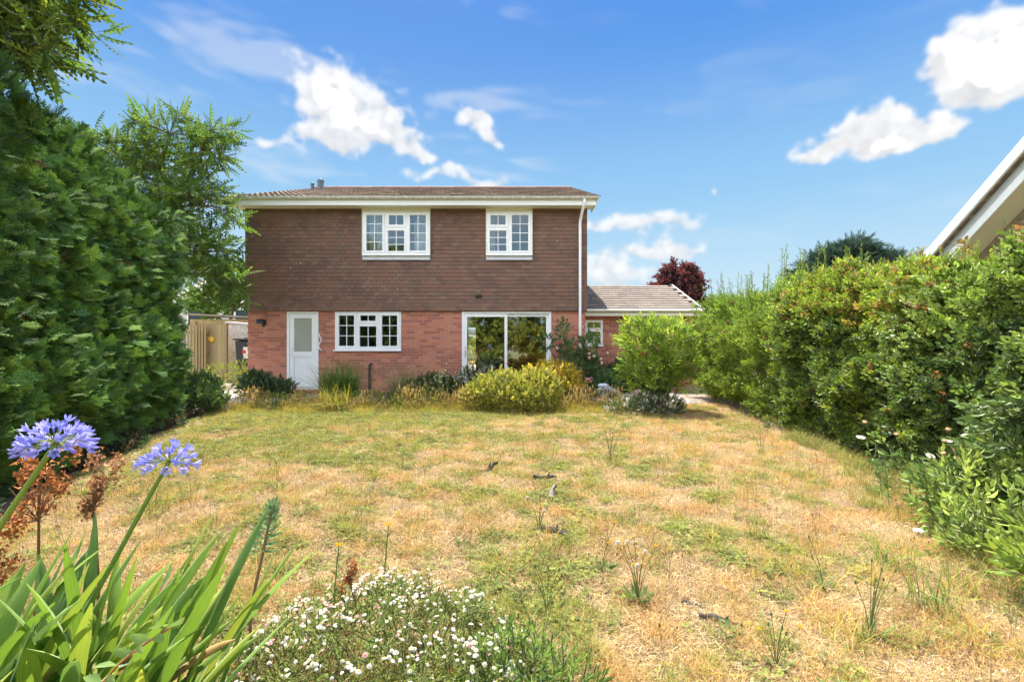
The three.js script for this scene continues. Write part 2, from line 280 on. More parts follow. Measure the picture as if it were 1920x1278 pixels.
// ---------------------------------------------------------------- the house
const ZF = -13.1, HX0 = -7.05, HX1 = 1.95, ZB = -23.6;
{
  const H = thing('house', 'two storey house with brown tile hung upper floor over red brick', 'house', 0, 0, 0);
  const door = [-6.02, -5.17, -1, 2.19], kit = [-4.73, -2.96, 1.14, 2.19], slide = [-1.34, 1.05, -1, 2.19];
  const low = [door, kit, slide];
  // brick wall: mortar backing and bricks
  let b = new Bake(); wallBox(b, HX0, HX1, -0.2, 2.32, ZF - 0.24, ZF - 0.006, low);
  b.box(HX0, HX0 + 0.24, -0.2, 4.95, ZB, ZF - 0.24).box(HX1 - 0.24, HX1, -0.2, 4.95, ZB, ZF - 0.24);
  const wall = part('brick_wall', worldUV(b.build(), 0.8), M.mortar, H);
  const bl = brickList(HX0, HX1, 0.02, 2.26, ZF, low.map((h) => [h[0] - 0.004, h[1] + 0.004, h[2], h[3] + 0.02]), 5);
  pieces(bl, 'brick', wall, brickMats, brickCols, 'bricks', brickVC);
  { // bricks on both side walls, seen when stepping aside
    const rr = rng(6), sb = new Bake(); let row = 0;
    for (let y = 0.02; y < 2.2; y += 0.075, row++) for (const sx of [HX0 - 0.004, HX1 + 0.004]) for (let z = ZF - 0.1 + (row % 2 ? 0.11 : 0); z > ZF - 6; z -= 0.225) sb.add(UB, TRS(sx, y + 0.0325, z - 0.11, 0, 0, 0, 0.02, 0.065, 0.215), brickCols[Math.floor(rr() * 7)], rr(), rr());
    part('side_bricks', sb.build(), brickVC, wall).userData.kind = 'stuff';
  }
  // front wall towards the street, with an opening that shows the street through the room
  b = new Bake(); wallBox(b, HX0, HX1, -0.2, 4.95, ZB - 0.24, ZB, [[-2.12, -1.45, -1, 2.05], [-6.0, -4.6, 3.4, 4.6], [-0.9, 0.9, 3.4, 4.6]]);
  part('front_wall', worldUV(b.build(), 0.8), std([0.36, 0.17, 0.13], 0.9, { map: mottle }), H);
  // tile hung storey
  const w1 = [-3.97, -2.17, 3.62, 5], w2 = [-0.69, 0.54, 3.62, 5], up = [w1, w2], TX0 = -7.1, TX1 = 2.0;
  b = new Bake(); wallBox(b, HX0, HX1, 2.32, 4.95, ZF - 0.24, ZF + 0.015, up);
  const th = part('tile_hanging', worldUV(b.build(), 0.8), M.under, H);
  const r = rng(8), tl = []; let row = 0; const G = 0.1012;
  for (let y = 2.2; y < 4.9; y += G, row++) for (const [a, c] of spans(TX0, TX1, y + 0.06, up)) for (let x = Math.floor(a / 0.167) * 0.167 - (row % 2 ? 0.0835 : 0); x < c; x += 0.167) {
    const p = Math.max(a, x), q = Math.min(c, x + 0.162); if (q - p < 0.02) continue;
    const kick = row < 2 ? 0.014 - 0.008 * row : 0, n = n2(x * .6, y * .8), ci = Math.floor(r() * 7);
    tl.push({ x: (p + q) / 2, y: y + 0.085, z: ZF + 0.045 + kick + 0.002 * (r() - .5), w: q - p, h: 0.165, t: 0.017, rx: -0.12 - kick + 0.015 * (r() - 0.5), rz: 0.008 * (r() - 0.5), c: n > 0.4 && r() < 0.6 ? 2 : n < -0.45 && r() < 0.5 ? 5 : ci, ry: 0 });
  }
  pieces(tl, 'hung_tile', th, tileMats, tileCols, 'hung_tiles', tileVC);
  { const sb = new Bake(), rr = rng(9); let k = 0;      // side faces
    for (let y = 2.2; y < 4.9; y += G, k++) for (const s of [-1, 1]) for (let z = ZF + 0.03 - (k % 2 ? 0.08 : 0); z > ZB; z -= 0.167) sb.add(UB, TRS(s < 0 ? HX0 - 0.04 : HX1 + 0.04, y + 0.085, z - 0.08, 0, 0, s * 0.1, 0.011, 0.17, 0.163), tileCols[Math.floor(rr() * 7)], rr(), rr());
    part('side_tiles', sb.build(), tileVC, th).userData.kind = 'stuff'; }
  { // specks of lime on the tiles, and the black vent
    const sp = new Bake(), ball = new THREE.IcosahedronGeometry(1, 0), rr = rng(10);
    for (let k = 0; k < 14; k++) { const s = 0.006 + 0.009 * rr(); sp.add(ball, TRS(lerp(HX0, HX1, rr()), 2.4 + 2.4 * rr(), ZF + 0.058, 0, 0, rr() * 3, s, s * (1 + rr()), 0.006)); }
    part('lime_specks', sp.build(), std([0.8, 0.77, 0.72]), th).userData.kind = 'stuff';
    const vb = new Bake(); vb.box(-0.97, -0.81, 2.555, 2.63, ZF + 0.05, ZF + 0.085); for (let k = 0; k < 4; k++) vb.box(-0.965, -0.815, 2.565 + k * 0.017, 2.573 + k * 0.017, ZF + 0.085, ZF + 0.095);
    part('air_vent', vb.build(), M.black, H);
  }
  // upstairs windows, framed by boards up to the soffit
  const zU = ZF + 0.11;
  for (const [x0, x1, cells] of [
    [-3.96, -2.18, (y0, y1) => [[-3.915, -3.375, y0, y1, 2, 4, 0.055], [-3.33, -2.81, y0, y1 - 0.42, 2, 3, 0.045], [-3.33, -2.81, y1 - 0.375, y1, 2, 1, 0.065], [-2.765, -2.225, y0, y1, 2, 4, 0.055]]],
    [-0.68, 0.53, (y0, y1) => [[-0.635, -0.105, y0, y1 - 0.42, 2, 3, 0.045], [-0.635, -0.105, y1 - 0.375, y1, 2, 1, 0.065], [-0.06, 0.485, y0, y1, 2, 4, 0.055]]]]) {
    const y0 = 3.69, y1 = 4.83, w = makeWindow(H, x0, x1, y0, y1, zU, cells(y0 + 0.045, y1 - 0.045));
    const mb = new Bake(); const mull = x1 - x0 > 1.5 ? [[-3.375, -3.33], [-2.81, -2.765]] : [[-0.105, -0.06]]; for (const [a, c] of mull) mb.box(a, c, y0 + 0.045, y1 - 0.045, zU - 0.068, zU - 0.004);
    const tr = x1 - x0 > 1.5 ? [-3.33, -2.81] : [-0.635, -0.105]; mb.box(tr[0], tr[1], y1 - 0.465, y1 - 0.42, zU - 0.066, zU - 0.006); part('mullion', mb.build(), M.white, w);
    const sb = new Bake(); sb.box(x0 - 0.012, x0 - 0.0005, y0 - 0.02, 4.915, ZF - 0.1, zU + 0.02).box(x1 + 0.0005, x1 + 0.012, y0 - 0.02, 4.915, ZF - 0.1, zU + 0.02).box(x0, x1, y1 + 0.0005, 4.915, ZF - 0.1, zU - 0.02);
    part('surround', sb.build(), M.cream, w);
    part('sill', boxG(x0 - 0.005, x1 + 0.005, y0 - 0.03, y0 - 0.0005, ZF - 0.1, zU + 0.035), M.white, w);
    const ab = new Bake(); ab.add(UB, TRS((x0 + x1) / 2, y0 - 0.085, ZF + 0.085, -0.25, 0, 0, x1 - x0 + 0.02, 0.12, 0.008)); part('lead_apron', ab.build(), M.lead, w);
    for (const s of [0, 1]) { const cw = x1 - x0 > 1.5 ? 0.42 : 0.16, a = s ? x1 - 0.06 - cw : x0 + 0.06; if (x1 - x0 < 1.5 && s) continue; part('curtain', drape(a, a + cw, y0 - 0.1, y1, ZF - 0.22, 4, 20 + s), M.curtain, w); }
  }
  // kitchen window
  {
    const [x0, x1] = kit, y0 = 1.165, y1 = 2.185, z = ZF + 0.005;
    const w = makeWindow(H, x0 + 0.003, x1 - 0.003, y0, y1, z, [[x0 + 0.045, x0 + 0.575, y0 + 0.045, y1 - 0.045, 2, 3, 0.06], [x0 + 0.62, x1 - 0.62, y0 + 0.045, y1 - 0.355, 2, 2, 0.04], [x0 + 0.62, x1 - 0.62, y1 - 0.31, y1 - 0.045, 2, 1, 0.06], [x1 - 0.575, x1 - 0.045, y0 + 0.045, y1 - 0.045, 2, 3, 0.06]]);
    part('mullion', new Bake().box(x0 + 0.575, x0 + 0.62, y0 + 0.045, y1 - 0.045, z - 0.068, z - 0.004).box(x1 - 0.62, x1 - 0.575, y0 + 0.045, y1 - 0.045, z - 0.068, z - 0.004).box(x0 + 0.62, x1 - 0.62, y1 - 0.355, y1 - 0.31, z - 0.066, z - 0.006).build(), M.white, w);
    part('sill', boxG(x0 - 0.03, x1 + 0.01, y0 - 0.035, y0 - 0.0005, ZF - 0.08, ZF + 0.07), M.white, w);
  }
  // back door
  {
    const [x0, x1] = door, y1 = 2.185, y0 = 0.14, z = ZF - 0.02, f = new Bake();
    f.box(x0 + 0.003, x0 + 0.07, y0, y1, z - 0.06, z + 0.02).box(x1 - 0.07, x1 - 0.003, y0, y1, z - 0.06, z + 0.02).box(x0 + 0.07, x1 - 0.07, y1 - 0.06, y1, z - 0.06, z + 0.02);
    const fr = part('door_frame', f.build(), M.white, H); part('threshold', boxG(x0 - 0.03, x1 - 0.0, y0 - 0.03, y0 - 0.001, z - 0.08, z + 0.07), M.white, fr);
    part('door_step', boxG(x0 - 0.08, x1 + 0.1, -0.15, y0 - 0.031, ZF - 0.1, ZF + 0.16), M.terracotta, H);
    const a = x0 + 0.075, c = x1 - 0.075, l = new Bake(); ring(l, a, c, y0 + 0.005, y1 - 0.065, 0.1, z - 0.045, z + 0.008); l.box(a + 0.1, c - 0.1, y0 + 0.85, y0 + 0.96, z - 0.045, z + 0.008);
    l.box(a + 0.1, c - 0.1, y0 + 0.105, y0 + 0.85, z - 0.035, z - 0.012);
    for (const [p, q, s, t] of [[a + 0.1, c - 0.1, y0 + 0.105, y0 + 0.85], [a + 0.1, c - 0.1, y0 + 0.96, y1 - 0.165]]) ring(l, p, q, s, t, 0.014, z - 0.03, z + 0.001);
    l.box(a - 0.03, c + 0.01, y0 + 0.03, y0 + 0.075, z + 0.008, z + 0.035);
    const d = part('back_door', l.build(), M.white, H); pane(a + 0.1, c - 0.1, y0 + 0.96, y1 - 0.165, z - 0.02, M.frosted, d, 'frosted_pane');
    const hb = new Bake(); hb.add(new THREE.CapsuleGeometry(0.016, 0.2, 3, 8), TRS(a + 0.045, y0 + 0.98, z + 0.016, 0, 0, 0, 1, 1, 0.5)); hb.add(tube(curve([V(a + 0.045, y0 + 1.03, z + 0.02), V(a + 0.05, y0 + 1.03, z + 0.06), V(a + 0.16, y0 + 1.028, z + 0.062)], 6), 0.009, 0.008, 6), I4); part('handle', hb.build(), M.white, d);
    const gr = []; for (let k = 0; k <= 14; k++) { const t = k / 14; gr.push(V(x1 + 0.06 + 0.035 * Math.sin((t - 0.5) * TAU * 1.4), lerp(1.13, 1.58, t), ZF + (k === 0 || k === 14 ? 0.0 : 0.06))); }
    part('grab_rail', tube(gr, 0.013, 0.013, 7), M.white, fr);
  }
  // sliding patio door
  {
    const [x0, x1] = slide, y0 = 0.08, y1 = 2.185, z = ZF + 0.005, f = new Bake(); ring(f, x0 + 0.003, x1 - 0.003, y0, y1, 0.06, z - 0.11, z);
    const fr = part('sliding_door', f.build(), M.white, H), xm = -0.165, l = new Bake();
    ring(l, x0 + 0.064, xm + 0.04, y0 + 0.064, y1 - 0.064, 0.075, z - 0.052, z - 0.012); const s1 = part('door_leaf', l.build(), M.white, fr);
    const l2 = new Bake(); ring(l2, xm - 0.03, x1 - 0.064, y0 + 0.064, y1 - 0.064, 0.07, z - 0.1, z - 0.058); part('door_leaf', l2.build(), M.white, fr);
    pane(x0 + 0.135, xm - 0.03, y0 + 0.135, y1 - 0.135, z - 0.032, M.glass, fr); pane(xm + 0.035, x1 - 0.13, y0 + 0.13, y1 - 0.13, z - 0.08, M.glass, fr);
    part('handle', new Bake().add(new THREE.CapsuleGeometry(0.012, 0.16, 3, 8), TRS(x0 + 0.1, 1.06, z + 0.012)).add(new THREE.CapsuleGeometry(0.01, 0.03, 3, 8), TRS(x0 + 0.1, 1.22, z)).build(), M.steel, fr);
  }
  // floors, ceilings and partitions inside
  b = new Bake(); b.box(HX0 + 0.24, HX1 - 0.24, -0.1, 0.06, ZB, ZF - 0.24); part('floor', b.build(), M.carpet, H);
  b = new Bake(); b.box(HX0 + 0.24, HX1 - 0.24, 2.32, 2.5, ZB, ZF - 0.25).box(HX0 + 0.24, HX1 - 0.24, 4.86, 4.9, ZB, ZF - 0.25); part('ceiling', b.build(), M.plaster, H);
  b = new Bake(); b.box(-2.62, -2.5, 0.06, 2.32, ZB, ZF - 0.24).box(-1.6, -1.5, 2.5, 4.86, ZB, ZF - 0.26).box(-5.05, -4.95, 0.06, 2.32, ZB, ZF - 0.24).box(HX0 + 0.24, -2.62, 0.06, 2.32, -18, -17.9).box(-1.35, HX1 - 0.24, 0.06, 2.32, -19.6, -19.5).box(HX0 + 0.24, HX1 - 0.24, 2.5, 4.86, -18, -17.9);
  part('partition', b.build(), M.plaster, H);
  b = new Bake(); b.box(-1.44, -1.33, 0.06, 2.03, -19.62, -19.46).box(-2.5, -1.33, 2.03, 2.13, -19.62, -19.46); part('inner_door_frame', b.build(), M.oak, H);
  // soffit, fascia, gutter
  part('soffit', boxG(-7.28, 2.16, 4.915, 4.935, ZF - 0.05, ZF + 0.41), M.cream, H);
  part('fascia', new Bake().box(-7.3, 2.18, 4.905, 5.06, ZF + 0.41, ZF + 0.432).box(-7.3, -7.28, 4.905, 5.06, ZF - 0.3, ZF + 0.41).box(2.16, 2.18, 4.905, 5.06, ZF - 0.3, ZF + 0.41).build(), M.white, H);
  { const s = new THREE.Shape(); s.absarc(0, 0, 0.062, Math.PI, TAU, false); s.lineTo(0.055, 0); s.absarc(0, 0, 0.055, TAU, Math.PI, true); s.closePath();
    const gg = new THREE.ExtrudeGeometry(s, { depth: 9.64, bevelEnabled: false, curveSegments: 12 }); gg.rotateY(Math.PI / 2); gg.translate(-7.4, 5.105, ZF + 0.497);
    const gu = part('gutter', gg, M.whiteDirty, H); for (let k = 0; k < 11; k++) { const x = -7.1 + k * 0.9, rg = new THREE.TorusGeometry(0.064, 0.006, 5, 10, Math.PI); rg.rotateZ(Math.PI); rg.rotateY(Math.PI / 2); rg.translate(x, 5.105, ZF + 0.497); part('bracket', rg, M.whiteDirty, gu); }
    part('downpipe', tube(curve([V(1.86, 5.05, ZF + 0.49), V(1.86, 4.97, ZF + 0.49), V(1.845, 4.86, ZF + 0.42), V(1.81, 4.62, ZF + 0.17), V(1.8, 4.5, ZF + 0.13), V(1.8, 4.2, ZF + 0.13), V(1.8, 2.4, ZF + 0.13), V(1.8, 0.15, ZF + 0.13)], 60), 0.036, 0.036, 10), M.white, H);
    part('waste_pipe', new Bake().add(tube(curve([V(-3.79, -0.1, ZF + 0.06), V(-3.79, 0.3, ZF + 0.06), V(-3.79, 0.7, ZF + 0.06), V(-3.78, 0.77, ZF + 0.05), V(-3.75, 0.79, ZF - 0.01)], 24), 0.034, 0.034, 9), I4).build(), M.black, H);
  }
  // gable roof: corrugated concrete tiles
  const ez = ZF + 0.47, ey = 5.085, rz = -18.2, ry = 7.02, sl = Math.hypot(ez - rz, ry - ey), ang = Math.atan2(ry - ey, ez - rz);
  const under = new Bake(); under.add(UB, TRS(-2.55, (ey + ry) / 2 - 0.03, (ez + rz) / 2 - 0.03, ang, 0, 0, 9.55, 0.04, sl - 0.05)); under.add(UB, TRS(-2.55, (ey + ry) / 2 - 0.02, 2 * rz - (ez + rz) / 2, -ang, 0, 0, 9.6, 0.06, sl));
  const roof = part('roof', under.build(), M.under, H);
  { const wv = new THREE.PlaneGeometry(0.3, 0.33, 12, 1).rotateX(-Math.PI / 2), P = wv.attributes.position; for (let k = 0; k < P.count; k++) P.setY(k, 0.018 * Math.pow(Math.abs(Math.cos(P.getX(k) / 0.15 * Math.PI)), 2) + (P.getZ(k) > 0 ? 0.035 : 0)); wv.computeVertexNormals();
    const lip = new THREE.PlaneGeometry(0.3, 0.03, 12, 1), L = lip.attributes.position; for (let k = 0; k < L.count; k++) L.setXYZ(k, L.getX(k), 0.018 * Math.pow(Math.abs(Math.cos(L.getX(k) / 0.15 * Math.PI)), 2) + 0.02 + L.getY(k), 0.165); lip.computeVertexNormals();
    const rt = new Bake(), rr = rng(31), rows = 20, gz = (sl + 0.02) / rows;
    for (let j = 0; j < rows; j++) for (let k = 0; k < 32; k++) { const s = (j + 0.35) * gz - 0.02, x = -7.3 + 0.15 + k * 0.299, cc = 0.72 + 0.5 * rr() + 0.25 * n2(x, s), m = TRS(x, ey + Math.sin(ang) * s + 0.015, ez - Math.cos(ang) * s, ang, 0, 0.01 * (rr() - .5)), c = mix3([0.26, 0.19, 0.16], [0.42, 0.34, 0.30], clamp(rr() * 0.9 + 0.3 * n2(x * 2, s * 2))).map((q) => q * cc); const du = rr(), dv = rr(); rt.add(wv, m, c, du, dv).add(lip, m, c, du, dv); }
    part('roof_tiles', rt.build(), vc(0.95, { map: lichen, side: THREE.DoubleSide }), roof).userData.kind = 'stuff';
    for (let k = 0; k < 22; k++) { const rg = new THREE.CylinderGeometry(0.12, 0.125, 0.425, 10, 1, false, 0, Math.PI); rg.rotateZ(Math.PI / 2); const m = part('ridge_tile', rg, tileMats[k % 7], roof); m.position.set(-7.1 + k * 0.434, ry - 0.01, rz); m.rotation.x = -Math.PI / 2 + Math.PI / 2; }
    const mo = new Bake(), ball = new THREE.IcosahedronGeometry(1, 1); for (let k = 0; k < 240; k++) { const s = rr() * rr() * 3.5, x = lerp(-7.2, 2.1, rr()), q = 0.015 + 0.03 * rr(); mo.add(ball, TRS(x, ey + Math.sin(ang) * s + 0.05, ez - Math.cos(ang) * s, 0, rr() * 6, 0, q * 1.5, q * .7, q)); } part('moss', mo.build(), std([0.11, 0.10, 0.035], 1), roof).userData.kind = 'stuff';
    for (const x of [-7.335, 2.2]) part('verge_board', new Bake().add(UB, TRS(x, (ey + ry) / 2 - 0.06, (ez + rz) / 2, ang, 0, 0, 0.025, 0.16, sl + 0.05)).add(UB, TRS(x, (ey + ry) / 2 - 0.06, 2 * rz - (ez + rz) / 2, -ang, 0, 0, 0.025, 0.16, sl)).build(), M.whiteDirty, roof);
    for (const [x0, x1] of [[HX0, HX0 + 0.2], [HX1 - 0.2, HX1]]) { const s = new THREE.Shape(); s.moveTo(-(ZF), 4.95); s.lineTo(-rz, ry - 0.05); s.lineTo(-(2 * rz - ZF), 4.95); const gg = new THREE.ExtrudeGeometry(s, { depth: 0.2, bevelEnabled: false }); gg.rotateY(Math.PI / 2); gg.translate(x0, 0, 0); part('gable', gg, M.under, H); }
    // flue pipes
    for (const [x, h, rad] of [[-6.82, 0.30, 0.055], [-6.54, 0.42, 0.1]]) { const pr = [[0, 0], [rad * 1.5, 0], [rad * 1.1, 0.08], [rad, 0.1], [rad, h * 0.72], [rad * 1.18, h * 0.73], [rad * 1.18, h * 0.93], [rad * 0.4, h], [0, h]].map((q) => new THREE.Vector2(...q)); const m = part('flue_pipe', new THREE.LatheGeometry(pr, 16), M.flue, H); m.position.set(x, 6.5, -16.75); }
  }
}

// ---------------------------------------------------------------- garage to the right
{
  const ZG = -14.8, G = thing('garage', 'low red brick garage wing with pale tiled roof beside the house', 'garage');
  const hole = [2.2, 2.74, 1.27, 2.03], b = new Bake(); wallBox(b, 2.0, 5.7, -0.2, 2.25, ZG - 0.2, ZG - 0.006, [hole]); b.box(5.5, 5.7, -0.2, 2.25, ZG - 5, ZG - 0.2);
  const w = part('brick_wall', worldUV(b.build(), 0.8), M.mortar, G);
  pieces(brickList(2.02, 5.7, 0.02, 2.2, ZG, [hole], 15), 'brick', w, brickMats, brickCols, 'bricks', brickVC);
  const win = makeWindow(G, 2.2, 2.74, 1.27, 2.03, ZG + 0.005, [[2.235, 2.705, 1.305, 1.72, 2, 2, 0.035], [2.235, 2.705, 1.755, 1.995, 2, 1, 0.035]], true, 0.035);
  part('sill', boxG(2.17, 2.77, 1.235, 1.2695, ZG - 0.05, ZG + 0.06), M.white, win); part('transom', boxG(2.235, 2.705, 1.72, 1.755, ZG - 0.06, ZG + 0.003), M.white, win);
  part('interior', new Bake().box(2.05, 5.4, 0, 2.2, ZG - 3, ZG - 2.9).box(2.02, 5.5, 2.2, 2.24, ZG - 3, ZG - 0.21).build(), M.plaster, G);
  part('fascia', boxG(2.0, 5.72, 2.14, 2.28, ZG + 0.28, ZG + 0.3), M.cream, G); part('soffit', boxG(2.0, 5.7, 2.15, 2.165, ZG, ZG + 0.28), M.cream, G);
  const ez = ZG + 0.34, ey = 2.29, rz = -17.4, ry = 3.36, ang = Math.atan2(ry - ey, ez - rz), sl = Math.hypot(ez - rz, ry - ey);
  const roof = part('roof', new Bake().add(UB, TRS(3.85, (ey + ry) / 2 - 0.03, (ez + rz) / 2, ang, 0, 0, 3.65, 0.03, sl)).add(UB, TRS(3.85, (ey + ry) / 2 - 0.01, 2 * rz - (ez + rz) / 2, -ang, 0, 0, 3.7, 0.05, sl)).build(), M.under, G);
  const cols = [[0.225, 0.185, 0.155], [0.20, 0.165, 0.14], [0.25, 0.205, 0.17], [0.18, 0.15, 0.13], [0.235, 0.19, 0.15]], mats = cols.map((c) => std(c, 0.95, { map: mottle, bumpMap: grain, bumpScale: 0.004 })), r = rng(41);
  for (let j = 0; j < 12; j++) for (let k = 0; k < 13; k++) { const s = (j + 0.45) * sl / 12, x = 2.02 + 0.15 + k * 0.285 + (j % 2 ? 0.06 : 0); if (x > 5.62) continue; const m = part('roof_tile', UB, mats[Math.floor(r() * 5)], roof); m.position.set(x, ey + Math.sin(ang) * s + 0.012, ez - Math.cos(ang) * s); m.rotation.x = ang - 0.085; m.rotation.z = 0.006 * (r() - .5); m.scale.set(0.281, 0.018, 0.31); }
  part('verge', new Bake().add(UB, TRS(5.68, (ey + ry) / 2 + 0.0, (ez + rz) / 2, ang, 0, 0, 0.035, 0.08, sl + 0.04)).build(), M.whiteDirty, roof);
  part('gutter', tube([V(2.0, 2.3, ZG + 0.36), V(5.75, 2.3, ZG + 0.36)], 0.045, 0.045, 8), M.cream, G);
  const s = new THREE.Shape(); s.moveTo(-ez, 2.2); s.lineTo(-rz, ry - 0.06); s.lineTo(-(2 * rz - ez), 2.2); const gg = new THREE.ExtrudeGeometry(s, { depth: 0.15, bevelEnabled: false }); gg.rotateY(Math.PI / 2); gg.translate(5.5, 0, 0); part('gable', gg, std(brickCols[1]), G);
}

// ---------------------------------------------------------------- paving beside the house
{
  const g = thing('patio', undefined, undefined); delete g.userData.label; g.userData.kind = 'structure';
  const mats = [[0.40, 0.37, 0.33], [0.44, 0.40, 0.35], [0.36, 0.34, 0.31], [0.42, 0.37, 0.31]].map((c) => std(c, 0.95, { map: mottle, bumpMap: grain, bumpScale: 0.006 })), r = rng(51);
  part('bedding', boxG(-9.6, 6, -0.1, -0.012, -13.2, -10.6), std([0.2, 0.16, 0.12], 1), g);
  part('side_path', boxG(-9.6, -7.1, -0.1, -0.01, -24, -13.2), std([0.3, 0.27, 0.22], 1, { map: mottle }), g);
  for (let i = 0; i < 11; i++) for (let j = 0; j < 3; j++) { const x = -8.6 + i * 0.61, z = -11.05 - 0.02 - j * 0.61 - 0.3; if (x > -2 ) continue; const m = part('paving_slab', UB, mats[Math.floor(r() * 4)], g); m.position.set(x, -0.008 + 0.006 * r(), z); m.rotation.y = 0.01 * (r() - .5); m.scale.set(0.598, 0.04, 0.598); }
  for (let i = 0; i < 6; i++) for (let j = 0; j < 4; j++) { const m = part('paving_slab', UB, mats[Math.floor(r() * 4)], g); m.position.set(1.5 + i * 0.46, -0.008 + 0.006 * r(), -11.1 - j * 0.46); m.rotation.y = 0.01 * (r() - .5); m.scale.set(0.45, 0.04, 0.45); }
}

// ---------------------------------------------------------------- foliage building blocks
function geoFrom(p, idx, c) { const g = new THREE.BufferGeometry(); g.setAttribute('position', new THREE.Float32BufferAttribute(p, 3)); if (c) g.setAttribute('color', new THREE.Float32BufferAttribute(c, 3)); g.setIndex(idx); g.computeVertexNormals(); return g; }
function leaf(l, w, fold = 0.25, curl = 0.2, mid = 0.45) {           // one blade-shaped leaf along +y
  const z = w * fold, zc = -l * curl;
  return geoFrom([0, 0, 0, -w / 2, l * mid, z + zc * .25, 0, l * mid, zc * .2, w / 2, l * mid, z + zc * .25, -w * .3, l * .78, z * .7 + zc * .6, 0, l * .78, zc * .55, w * .3, l * .78, z * .7 + zc * .6, 0, l, zc], [0, 2, 1, 0, 3, 2, 1, 2, 5, 1, 5, 4, 2, 3, 6, 2, 6, 5, 4, 5, 7, 5, 6, 7]);
}
function leafLite(l, w, fold = 0.25, curl = 0.15) { const z = w * fold; return geoFrom([0, 0, 0, -w / 2, l * .45, z, 0, l * .45, 0, w / 2, l * .45, z, 0, l, -l * curl], [0, 2, 1, 0, 3, 2, 1, 2, 4, 2, 3, 4]); }
const alignY = (dir, roll) => Q().setFromUnitVectors(V(0, 1, 0), dir).multiply(Q().setFromAxisAngle(V(0, 1, 0), roll));
const put = (pos, dir, roll, s) => M4().compose(pos, alignY(dir, roll), V(s, s, s));
function sprig(seed, n, L, W, S, o = {}) {             // a twig with leaves; o.tilt = angle off the twig
  const r = rng(seed), b = new Bake(), lf = [0, 1, 2].map((k) => (o.lite ? leafLite : leaf)(L, W * (0.85 + 0.15 * k), 0.15 + 0.12 * k, 0.05 + 0.14 * k));
  if (S > 0.02) b.add(tube([V(0, 0, 0), V(S * 0.04, S * 0.5, 0), V(0, S, 0)], 0.0035 * (o.stem ?? 1), 0.0015, 3), I4, o.stemColor ?? [0.7, 0.55, 0.5]);
  for (let k = 0; k < n; k++) {
    const t = (k + 0.6) / n, a = o.pairs ? (k % 2) * Math.PI + (k >> 1) * 1.57 : k * 2.4 + r() * 0.5, tl = (o.tilt ?? 0.95) * (0.8 + 0.4 * r()) * (1 - 0.45 * t), s = (0.75 + 0.4 * r()) * (1 - 0.3 * Math.pow(t, 3));
    const dir = V(Math.sin(tl) * Math.cos(a), Math.cos(tl), Math.sin(tl) * Math.sin(a)), q = 0.82 + 0.36 * r();
    b.add(lf[k % 3], M4().compose(V(0, S * t, 0), faceOut(dir, r), V(s, s, s)), [q, q, q]);
  }
  return b.build();
}
function faceOut(dir, r) {                              // leaf along dir, its face turned mostly upwards
  const x = V(0, 1, 0).cross(dir); if (x.lengthSq() < 1e-4) x.set(1, 0, 0); x.normalize(); const z = x.clone().cross(dir).normalize();
  return Q().setFromRotationMatrix(M4().makeBasis(x, dir, z)).multiply(Q().setFromAxisAngle(V(0, 1, 0), (r() - .5) * 1.2));
}
function foliage(parent, name, geos, mat, list) {       // list of [pos, dir, scale, color]; shared among the variants
  const per = geos.map(() => []); list.forEach((p, k) => per[k % geos.length].push(p));
  geos.forEach((g, k) => {
    if (!per[k].length) return;
    const m = new THREE.InstancedMesh(g, mat, per[k].length), col = new THREE.Color(); m.name = name; m.userData.kind = 'stuff';
    per[k].forEach((p, i) => { m.setMatrixAt(i, put(p[0], p[1], p[4] ?? (i * 2.399) % TAU, p[2])); m.setColorAt(i, col.setRGB(...p[3])); });
    parent.add(m);
  });
}
const pick = (cols, r) => { const a = cols[Math.floor(r() * cols.length)], k = 0.62 + 0.76 * r(); return [a[0] * k, a[1] * k, a[2] * k]; };
const unit = (r) => { const z = 2 * r() - 1, a = r() * TAU, s = Math.sqrt(1 - z * z); return V(s * Math.cos(a), z, s * Math.sin(a)); };
const LEAF = leafMat(0.45, { vertexColors: true }), GLOSS = leafMat(0.38, { vertexColors: true, clearcoat: 0.5, clearcoatRoughness: 0.35 }), CONE = leafMat(0.25, { vertexColors: true }), GRASS = leafMat(0.4, { vertexColors: true, side: THREE.DoubleSide });

